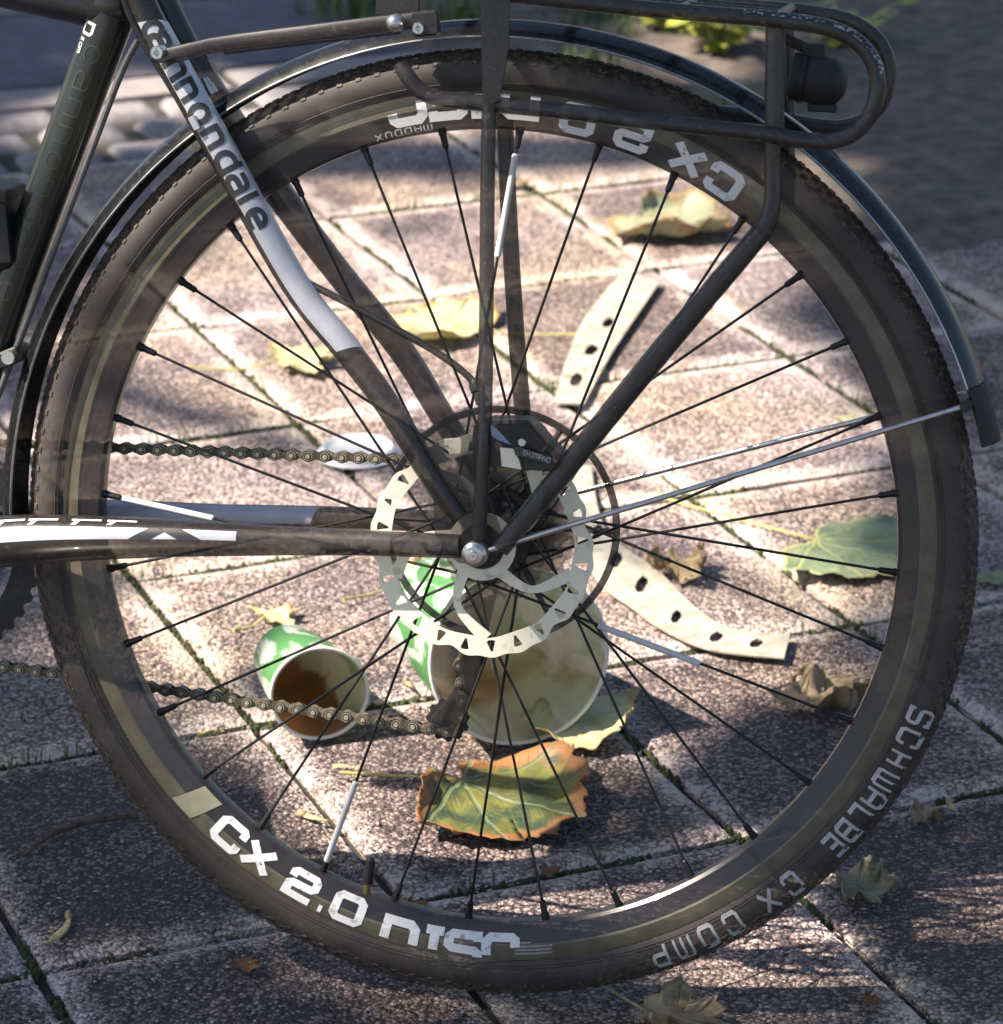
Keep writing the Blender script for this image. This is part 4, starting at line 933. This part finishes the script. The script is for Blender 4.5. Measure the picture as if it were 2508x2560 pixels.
# ------------------------------------------------------------------ leaves
HALF = [(0.0, 0.0), (0.16, -0.10), (0.40, -0.08), (0.36, 0.05), (0.60, 0.10), (0.78, 0.20), (0.98, 0.26), (0.84, 0.36), (0.84, 0.48), (0.60, 0.46), (0.46, 0.52), (0.54, 0.68), (0.68, 0.84), (0.48, 0.82), (0.42, 0.94), (0.26, 0.84), (0.16, 0.98), (0.10, 1.10), (0.0, 1.20)]
HALF2 = [(0, 0), (.2, -.12), (.5, -.10), (.72, .04), (.95, .20), (.90, .36), (.93, .50), (.72, .60), (.70, .76), (.52, .88), (.40, .90), (.30, 1.02), (.16, 1.02), (0, 1.18)]
def leaf(base_px, tip_px, m, label, cat='leaf', wide=1.0, curl=0.4, seed=0, stem=None, stem_m='stem_yellow', tear=0.0, height=0.0, lift=0.002, shape=None):
    rr = random.Random(seed*13+1); b, t = gnd(*base_px), gnd(*tip_px); d = t-b; L = d.length/1.20
    ang = math.atan2(d.y, d.x)
    hf = shape or HALF; ol = hf+[(-x, y) for x, y in hf[-2:0:-1]]
    ol = [(x*(1+rr.uniform(-.07, .07)), y+rr.uniform(-.03, .03)) for x, y in ol]; ol[0] = (0, 0)
    S = []; n = len(ol)
    for i in range(n):
        a, c = ol[i], ol[(i+1) % n]
        for k in range(4): q = k/4; S.append((a[0]*(1-q)+c[0]*q+rr.uniform(-.018, .018), a[1]*(1-q)+c[1]*q+rr.uniform(-.018, .018)))
    C = (0.0, 0.36); NR = 11; vs = []; uvs = []; rim = []; ph = rr.uniform(0, 6.28)
    for j in range(NR+1):
        f = (j/NR)**0.85 if j else 0
        for (x, y) in (S if j else [C]):
            px = C[0]+(x-C[0])*f; py = C[1]+(y-C[1])*f; th = math.atan2(y-C[1], x-C[0])
            dist = math.hypot(px-C[0], py-C[1]); w_ = 0.55+0.45*math.sin(2*th+ph)
            bend = curl*w_
            k_ = max(0, f-0.45)/0.55
            z = 0.34*bend*k_**1.6*(0.4+dist) + 0.07*curl*math.sin(5*th+ph*2)*f*f + 0.05*(1+curl)*noise.noise(Vector((px*3+seed, py*3, seed*2.3)))
            z += -0.10*abs(math.sin(pingpong(math.atan2(px, max(py, 1e-4)), rad(18.5))*2))*dist*0.5 + 0.02*noise.noise(Vector((px*11, py*11, seed)))
            sq = 1-0.30*bend*k_**2.2
            vs.append(Vector(((C[0]+(px-C[0])*sq)*wide, C[1]+(py-C[1])*sq, z))); uvs.append((px, py, 0)); rim.append(f)
    zs = sorted(v.z for v in vs); z0 = zs[int(len(zs)*.02)]
    mb = MB(); mb.v = [(v.x*L, v.y*L, max(0, (v.z-z0))*L+lift) for v in vs]; m_ = len(S)
    for i in range(m_): mb.f.append((0, 1+i, 1+(i+1) % m_)); mb.m.append(0)
    for j in range(1, NR):
        o1, o2 = 1+(j-1)*m_, 1+j*m_
        if_t = rr
        for i in range(m_):
            if tear and j > 4 and noise.noise(Vector((i*.35, j*.5, seed*3))) > 0.75-tear: continue
            k = (i+1) % m_; mb.f.append((o1+i, o2+i, o2+k, o1+k)); mb.m.append(0)
    mb.at['leaf_uv'] = ('FLOAT_VECTOR', uvs); mb.at['rim'] = ('FLOAT', rim)
    root = empty('fallen_leaf', (b.x, b.y, 0), ang-math.pi/2); tag(root, label, cat, 'fallen leaves on the paving')
    o = obj('blade', mb, m, root, True, 180); o.location.z = height
    sm = o.modifiers.new('thick', 'SOLIDIFY'); sm.thickness = 0.0004
    if stem:
        inv = Matrix.Rotation(-(ang-math.pi/2), 3, 'Z'); pts = []
        for i, q in enumerate(stem): g_ = gnd(*q); p = inv @ Vector((g_.x-b.x, g_.y-b.y, 0)); pts.append(Vector((p.x, p.y, 0.0016+0.003*math.sin(i*1.7))))
        bz = mb.v[1][2]+height; pts = [Vector((mb.v[1+(NR-1)*m_][0], mb.v[1+(NR-1)*m_][1], max(0.002, mb.v[1+(NR-1)*m_][2]+height)))]+pts
        P, Rr = spline(pts, [0.0013]+[0.0011]*(len(pts)-2)+[0.0017], 8); s_ = MB(); s_.tube(P, Rr, 8); obj('stem', s_, stem_m, root)
    return root
def pingpong(a, s):
    a = abs(a) % (2*s); return a if a < s else 2*s-a
leaf((1150, 1976), (1502, 2094), 'leaf_green_brown', 'large green and yellow maple leaf with curled brown edges below the hub', wide=0.86, curl=0.5, seed=31, stem=[(1040, 1946), (850, 1944)], shape=HALF2)
leaf((1405, 1800), (1560, 1890), 'leaf_pale_yellow', 'pale yellow crumpled leaf at the mouth of the large paper cup', wide=0.9, curl=0.55, seed=2, stem=[(1390, 1770)], height=0.004, shape=HALF2)
leaf((2036, 1362), (2330, 1432), 'leaf_green', 'flat green leaf with long yellow stem, partly behind the right side of the tyre', wide=0.95, curl=0.15, seed=3, shape=HALF2, stem=[(1900, 1316), (1780, 1290), (1655, 1245)])
leaf((1196, 832), (962, 800), 'leaf_yellow_green', 'yellow-green leaf lying just left of the upright rack legs', wide=0.95, curl=0.3, seed=4, shape=HALF2, stem=[(1300, 838), (1440, 845)])
leaf((694, 918), (860, 885), 'leaf_yellow_green', 'green pointed leaf behind the silver seat stay', wide=0.85, curl=0.35, seed=5, stem=[(610, 925), (470, 928)])
leaf((1592, 556), (1850, 612), 'leaf_grey_green', 'drying green leaf with brown rim under the upper right of the wheel', wide=0.7, curl=0.55, seed=6, shape=HALF2, stem=[(1540, 552), (1470, 556)])
leaf((2092, 2225), (2264, 2252), 'leaf_grey', 'grey-green shrivelled leaf touching the tyre at lower right', wide=0.95, curl=1.0, seed=7)
leaf((1612, 2542), (1850, 2590), 'leaf_tan', 'tan dried leaf cut by the bottom edge of the picture', wide=0.7, curl=0.6, seed=8, stem=[(1560, 2500), (1500, 2470)], stem_m='stem_tan')
leaf((2020, 1728), (2165, 1830), 'leaf_tan', 'torn tan leaf inside the right of the wheel near the rim', wide=0.7, curl=0.9, seed=9, tear=0.30)
leaf((662, 1562), (742, 1528), 'leaf_pale_yellow', 'small cream leaf tucked behind the small paper cup', wide=0.9, curl=0.6, seed=10, stem=[(625, 1572), (584, 1586)])
leaf((2150, 2508), (2212, 2512), 'leaf_rust', 'small rust brown leaf scrap at lower right', wide=0.8, curl=0.5, seed=11)
leaf((2452, 1448), (2530, 1472), 'leaf_green', 'small green leaf at the right edge beyond the tyre', wide=0.7, curl=0.2, seed=12)
leaf((1010, 1462), (1140, 1418), 'leaf_pale_yellow', 'cream leaf lying behind the brake rotor', wide=0.8, curl=0.5, seed=13, stem=[(940, 1486), (858, 1510)])
leaf((958, 2300), (1085, 2296), 'leaf_tan', 'brown curled leaf beside the valve behind the rim', wide=0.7, curl=0.9, seed=14)
leaf((1352, 2186), (1412, 2180), 'leaf_rust', 'tiny brown leaf under the tip of the large maple leaf', wide=0.9, curl=0.4, seed=15)
leaf((1660, 1410), (1760, 1480), 'leaf_tan', 'pale scrap of leaf right of the brake rotor', wide=0.6, curl=0.8, seed=16, tear=0.25)
leaf((2290, 2036), (2366, 2078), 'leaf_tan', 'split tan leaf scrap right of the tyre lettering', wide=0.6, curl=1.0, seed=17, tear=0.25)
leaf((590, 2415), (655, 2440), 'leaf_rust', 'little orange brown leaf crumb near the bottom left joint', wide=0.7, curl=0.6, seed=18)
leaf((2100, 1050), (2145, 1068), 'leaf_yellow_green', 'tiny yellow leaf below the mudguard stays at right', wide=0.7, curl=0.4, seed=19)
leaf((780, 1350), (860, 1362), 'leaf_yellow_green', 'small yellow leaf just under the chain stay', wide=0.5, curl=0.3, seed=20, stem=[(740, 1352), (700, 1356)])
leaf((1270, 470), (1330, 455), 'leaf_tan', 'small tan leaf between the rack legs and the reflector spoke', wide=0.6, curl=0.4, seed=21)

def samara(p0, p1, label, bendk=0.25, seed=0, w=1.0):
    a, b = gnd(*p0), gnd(*p1); d = b-a; L = d.length; rz = math.atan2(d.y, d.x); rr = random.Random(seed)
    root = empty('maple_seed', (a.x, a.y, 0), rz); tag(root, label, 'seed', 'winged maple seeds on the paving')
    s_ = MB(); s_.tube([Vector((x*L, 0, .0028)) for x in (-.02, .03, .12, .2, .26)], [.0006, .0030, .0040, .0028, .0008], 10, flat=.7); obj('seed', s_, 'stem_tan', root)
    mb = MB(); N = 16
    for i in range(N+1):
        t = i/N; x = L*(0.16+0.84*t); c = bendk*L*(t*t-.2*t); wd = L*w*(0.06+0.20*math.sin(min(1, t*1.05)*math.pi)**.7*(0.35+.65*t))*(1 if t < .95 else .75)
        for s in (-1, -.3, .4, 1): mb.v.append((x, c+s*wd*.5, 0.0022+0.0015*math.sin(t*3+s)+0.0006*rr.random()))
    for i in range(N):
        for k in range(3): q = i*4+k; mb.f.append((q, q+1, q+5, q+4)); mb.m.append(0)
    o = obj('wing', mb, 'samara', root, True, 180); sm = o.modifiers.new('t', 'SOLIDIFY'); sm.thickness = .0003
samara((172, 2288), (166, 2364), 'winged maple seed on the dark paver at lower left', -0.35, 1, 0.75)
samara((745, 2038), (818, 2068), 'winged maple seed inside the wheel above the small lettering', 0.25, 2)
samara((905, 1932), (838, 1918), 'winged maple seed by the long leaf stem', 0.2, 3)
samara((1238, 1850), (1308, 1868), 'winged maple seed just above the large maple leaf', -0.2, 4)
samara((548, 1832), (492, 1842), 'thin winged maple seed between chain and tyre at left', 0.2, 5, .7)
samara((2372, 2010), (2384, 2040), 'pale maple seed at the right edge near the moss', 0.2, 6)
samara((286, 1128), (332, 1140), 'dull maple seed near the upper left reflector spoke', 0.2, 7, .7)
samara((1012, 1708), (1030, 1730), 'small seed between the two paper cups', 0.1, 8)
# twig
mb = MB(); P, Rr = spline([(lambda g_: Vector((g_.x, g_.y, z)))(gnd(x, y)) for x, y, z in ((58, 2152, .004), (120, 2108, .006), (200, 2076, .007), (290, 2058, .006), (345, 2050, .004))], [0.0018, 0.0030, 0.0034, 0.0036, 0.0030], 8)
P = [p+Vector((noise.noise(p*90)*.0015, noise.noise(p*70)*.0015, 0)) for p in P]
mb.tube(P, [r*(1+.2*noise.noise(p*200)) for p, r in zip(P, Rr)], 10); tag(obj('twig', mb, 'bark'), 'brown curved twig on the paver at lower left, its end behind the tyre', 'twig')

# ------------------------------------------------------------------ paper cups and lid
def cup(mouth_px, r_top, r_bot, L, az, label, name='paper_cup', lining='cup_inside'):
    """lies on its side: mouth_px is where the rim touches the ground; az turns the bottom away from the viewer"""
    g_ = gnd(*mouth_px); root = empty(name, (g_.x, g_.y, 0), az); tag(root, label, 'cup')
    tilt = math.atan2(r_top-r_bot, L)
    # local: y runs from the mouth (0) to the bottom (L); built along +z then turned
    Rm = Matrix.Translation((0, 0, r_top*1.03)) @ Matrix.Rotation(-math.pi/2-tilt, 4, 'X')
    Rm = Matrix.Translation((0, 0, 0)) @ Rm
    def lat(prof, seg=64, wob=0.0):
        mb = MB()
        for i in range(seg):
            a = 2*math.pi*i/seg
            for r, z in prof:
                r2 = r*(1+wob*math.sin(2*a+1)*(1-z/L)); mb.v.append((r2*math.cos(a), r2*math.sin(a), z))
        m_ = len(prof)
        for i in range(seg):
            for k in range(m_-1): j = (i+1) % seg; mb.f.append((i*m_+k, i*m_+k+1, j*m_+k+1, j*m_+k)); mb.m.append(0)
        return mb
    def rr(z): return r_top+(r_bot-r_top)*z/L
    n = 12; w = 0.035
    o1 = obj('sleeve', lat([(rr(L*k/n), L*k/n) for k in range(n+1)], wob=w), 'cup_print', root); 
    o2 = obj('lining', lat([(rr(L*k/n)-.0007, L*k/n) for k in range(n)]+[(rr(L*.92)*.99, L*.92), (0.001, L*.92)], wob=w), lining, root)
    bead = [(rr(0)-.0007+.0017*math.cos(q*math.pi/5), .0012+.0017*math.sin(q*math.pi/5)) for q in range(11)]
    o3 = obj('rim', lat(bead, wob=w), 'cup_white', root)
    o4 = obj('base', lat([(rr(L), L), (rr(L)-.001, L), (rr(L)-.002, L*.97), (0.001, L*.97)]), 'cup_white', root)
    for o in (o1, o2, o3, o4): o.matrix_local = Rm
    return root
cup((802, 1850), 0.0420, 0.0300, 0.112, rad(18), 'small green and white paper cup on its side with brown dregs, left of the hub')
cup((1300, 1862), 0.0790, 0.0570, 0.165, rad(22), 'large green and white paper cup on its side below the brake rotor', lining='cup_pale')
g_ = gnd(895, 1137); mb = MB(); prof = [(0.0005, .0075), (0.030, .0075), (0.0325, .0095), (0.036, .0105), (0.0385, .0085), (0.0400, .0030), (0.0440, .0022), (0.0445, .0010), (0.0430, .0004)]
for i in range(64):
    a = 2*math.pi*i/64
    for r, z in prof: mb.v.append((r*math.cos(a), r*math.sin(a), z))
m_ = len(prof)
for i in range(64):
    for k in range(m_-1): j = (i+1) % 64; mb.f.append((i*m_+k, i*m_+k+1, j*m_+k+1, j*m_+k)); mb.m.append(0)
lid = tag(obj('cup_lid', mb, 'lid_plastic'), 'round white plastic cup lid lying flat behind the chain', 'lid'); lid.location = (g_.x, g_.y, 0)

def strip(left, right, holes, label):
    """flat pale band added for a double-exposed rotor ghost, its two edges and its holes given as pixels"""
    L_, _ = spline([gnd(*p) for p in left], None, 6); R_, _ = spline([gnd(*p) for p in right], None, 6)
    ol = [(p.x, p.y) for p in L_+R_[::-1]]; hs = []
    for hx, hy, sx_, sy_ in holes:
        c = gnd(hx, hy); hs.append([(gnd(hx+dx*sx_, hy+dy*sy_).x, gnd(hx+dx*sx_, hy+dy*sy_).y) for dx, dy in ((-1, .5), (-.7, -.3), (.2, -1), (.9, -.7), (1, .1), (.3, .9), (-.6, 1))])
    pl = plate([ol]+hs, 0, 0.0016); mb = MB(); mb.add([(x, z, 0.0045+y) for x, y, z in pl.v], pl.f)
    tag(obj('ghost_band', mb, 'ghost_band_tone', None, False), label, 'metal strip', 'added ghost bands behind the hub')
strip([(1556, 690), (1466, 800), (1420, 900), (1384, 1019)], [(1650, 715), (1592, 800), (1526, 900), (1460, 1022)], [(1520, 818, 16, 13), (1478, 886, 18, 15), (1440, 960, 17, 18)], 'added pale band standing in for a rotor ghost image above the hub, right of the rack legs')
strip([(1420, 1180), (1424, 1280), (1448, 1378), (1500, 1473), (1575, 1530), (1660, 1590), (1780, 1640), (1960, 1660)], [(1478, 1176), (1494, 1280), (1522, 1350), (1577, 1394), (1655, 1450), (1735, 1530), (1830, 1585), (1975, 1600)], [(1494, 1340, 14, 20), (1540, 1412, 16, 22), (1604, 1474, 17, 22), (1690, 1555, 14, 18), (1790, 1606, 18, 14), (1890, 1622, 18, 12)], 'added curved pale band standing in for a rotor ghost image, running from the rotor to the lower right')

# ------------------------------------------------------------------ plants at the back
def tuft(px, py, n, h, spread, label, m='grass_blade', wide=0.0035, seed=0):
    g_ = gnd(px, py); rr = random.Random(seed); mb = MB()
    for i in range(n):
        a = rr.uniform(0, 6.28); r = spread*rr.random()**.7; x, y = r*math.cos(a), r*math.sin(a); b = rr.uniform(0, 6.28); hh = h*rr.uniform(.4, 1.1); ln = rr.uniform(.1, .7)*hh
        w_ = wide*rr.uniform(.6, 1.2); ox, oy = -math.sin(b)*w_, math.cos(b)*w_; vs = []
        for k in range(5):
            t = k/4; q = ln*t*t; vs += [(x+math.cos(b)*q+ox*(1-t*.9), y+math.sin(b)*q+oy*(1-t*.9), hh*(t-.25*t*t*ln/hh)), (x+math.cos(b)*q-ox*(1-t*.9), y+math.sin(b)*q-oy*(1-t*.9), hh*(t-.25*t*t*ln/hh))]
        mb.add(vs, [(2*k, 2*k+1, 2*k+3, 2*k+2) for k in range(4)])
    root = empty('grass_tuft', (g_.x, g_.y, 0)); tag(root, label, 'grass', 'grass tufts behind the wheel'); o = obj('blades', mb, m, root, True, 180)
tuft(1150, 90, 90, 0.09, 0.05, 'green grass tuft behind the rack bolts at the top', seed=1)
tuft(900, 30, 120, 0.07, 0.10, 'low green weeds at the top edge left of the rack', seed=2)
tuft(1470, 210, 90, 0.08, 0.06, 'grass tuft behind the mudguard right of the rack leg', seed=3)
tuft(1850, 350, 90, 0.08, 0.07, 'grass tuft behind the rear rack leg', seed=4)
tuft(1560, 60, 150, 0.07, 0.13, 'broad patch of grass seen under the top rack rail', seed=5)
def plant(px, py, n, label, seed, h=0.12, sp=0.11):
    g_ = gnd(px, py); rr = random.Random(seed); root = empty('leafy_weed', (g_.x, g_.y, 0)); tag(root, label, 'plant', 'leafy weeds behind the rack')
    st = MB(); lf = MB()
    for i in range(n):
        a = rr.uniform(0, 6.28); e = rr.uniform(.3, 1.0); tip = Vector((math.cos(a)*sp*e, math.sin(a)*sp*e, h*rr.uniform(.4, 1)))
        P, Rr = spline([Vector((0, 0, 0)), tip*.5+Vector((0, 0, h*.15)), tip], [.0022, .0016, .001], 4); st.tube(P, Rr, 6)
        for k in range(5):
            q = P[2+k % (len(P)-2)] if k < 4 else tip; b = rr.uniform(0, 6.28); Ls = rr.uniform(.02, .04); d = Vector((math.cos(b), math.sin(b), rr.uniform(-.2, .5))); s = Vector((-d.y, d.x, rr.uniform(-.3, .3)))*.38
            vs = [q]+[q+d*Ls*t+s*Ls*w_+Vector((0, 0, -.2*Ls*t*t)) for t, w_ in ((.3, .8), (.6, .9), (1, 0), (.6, -.9), (.3, -.8))]; lf.add(vs, [(0, 1, 2, 3), (0, 3, 4, 5)])
    obj('stem', st, 'stem_yellow', root); obj('foliage', lf, 'yellow_leaf', root, True, 180)
plant(1800, 150, 34, 'yellow-green leafy weed below the top rack rail', 1)
plant(1660, 90, 14, 'smaller yellow-green weed left of the leafy weed under the rack', 2, .09, .08)
plant(2110, 130, 12, 'dark low weed behind the rear lamp', 3, .08, .08)

# ------------------------------------------------------------------ unseen tree added to shape the light: shades the edges, leaves the middle sunny
rt = random.Random(11); tree = empty('added_shade_tree', (-7.2, 1.2, 0)); tag(tree, 'unseen tree added left of the picture, its crown shaped to shade the edges', 'added shade tree')
ox, oy = -7.2, 1.2
mb = MB(); P, Rr = spline([Vector((0, 0, 0)), Vector((.05, -.02, 2.2)), Vector((-.03, .05, 4.6)), Vector((.1, 0, 7.0)), Vector((.3, -.1, 9.6))], [.28, .23, .19, .13, .05], 8); mb.tube(P, Rr, 18); obj('trunk', mb, 'bark', tree)
def lit(g):
    """zones kept free of crown leaves to shape sunny pools on the paving (pixels of the photograph)"""
    px, py = g
    v = 1-math.hypot((px-1220)/1130, (py-1230)/1110)
    for cx, cy, rx, ry in ((1430, 690, 250, 110), (470, 960, 300, 150), (1750, 1560, 380, 110), (1720, 1020, 220, 90), (1050, 1500, 420, 320), (820, 900, 260, 160), (1200, 560, 420, 160), (450, 330, 430, 170), (1800, 130, 190, 110)):
        v = max(v, 1.15-math.hypot((px-cx)/rx, (py-cy)/ry))
    return v
def to_px(w):
    r = w-CAM; z = r.dot(FWD); return (W/2+F*r.dot(RT)/z, H/2-F*r.dot(UPV)/z)
def over_bike(gx, gy):
    """would a leaf on this sun ray shade the wheel or the rack?"""
    for hh in (0.12, 0.25, 0.4, 0.55, 0.7):
        p = Vector((gx, gy, 0))+SUN*(hh/SUN.z); q = MI @ p
        if abs(q.y) < 0.08 and math.hypot(q.x+0.02, q.z-0.02) < 0.345 and -0.30 < p.x and (q.x < -0.02+0.35*q.z or math.hypot(q.x, q.z) < 0.12): return True
    return False
lf = MB(); cnt = 0
for k in range(26000):
    gx, gy = rt.uniform(-1.5, 1.7), rt.uniform(-.9, 4.2); v = lit(to_px(Vector((gx, gy, 0))))
    if rt.random() < 0.97 and over_bike(gx, gy): continue
    n_ = noise.noise(Vector((gx*3.2, gy*2.2, 9)))+.5*noise.noise(Vector((gx*9, gy*6, 3)))
    if v+n_*.28 > 0.06:
        if rt.random() > 0.004: continue
    elif rt.random() > 0.60: continue
    t = rt.uniform(7.5, 12.0); p = Vector((gx, gy, 0))+SUN*t; s = rt.uniform(.045, .075)
    q = Matrix.Rotation(rt.uniform(0, 6.28), 3, 'Z') @ Matrix.Rotation(rt.uniform(-.9, .9), 3, 'X') @ Matrix.Rotation(rt.uniform(-.6, .6), 3, 'Y')
    vs = [p+q @ Vector((x*s, y*s, z*s))-Vector((ox, oy, 0)) for x, y, z in ((0, -1, 0), (.7, -.4, .1), (1, .3, .15), (.45, .5, .05), (0, 1.2, .1), (-.45, .5, .05), (-1, .3, .15), (-.7, -.4, .1))]
    lf.add(vs, [(0, 1, 2, 3, 4), (0, 4, 5, 6, 7)]); cnt += 1
obj('crown', lf, 'tree_leaf', tree, False)
for a, L_, z0 in ((0.9, 2.0, 6.2), (-.9, 2.0, 6.8), (2.0, 1.8, 7.2), (-2.2, 1.8, 7.6)):
    mb = MB(); P, Rr = spline([Vector((0, 0, z0)), Vector((L_*.5*math.cos(a), L_*.5*math.sin(a), z0+.4)), Vector((L_*math.cos(a), L_*math.sin(a), z0+.7))], [.07, .04, .012], 6); mb.tube(P, Rr, 10); obj('branch', mb, 'bark', tree)
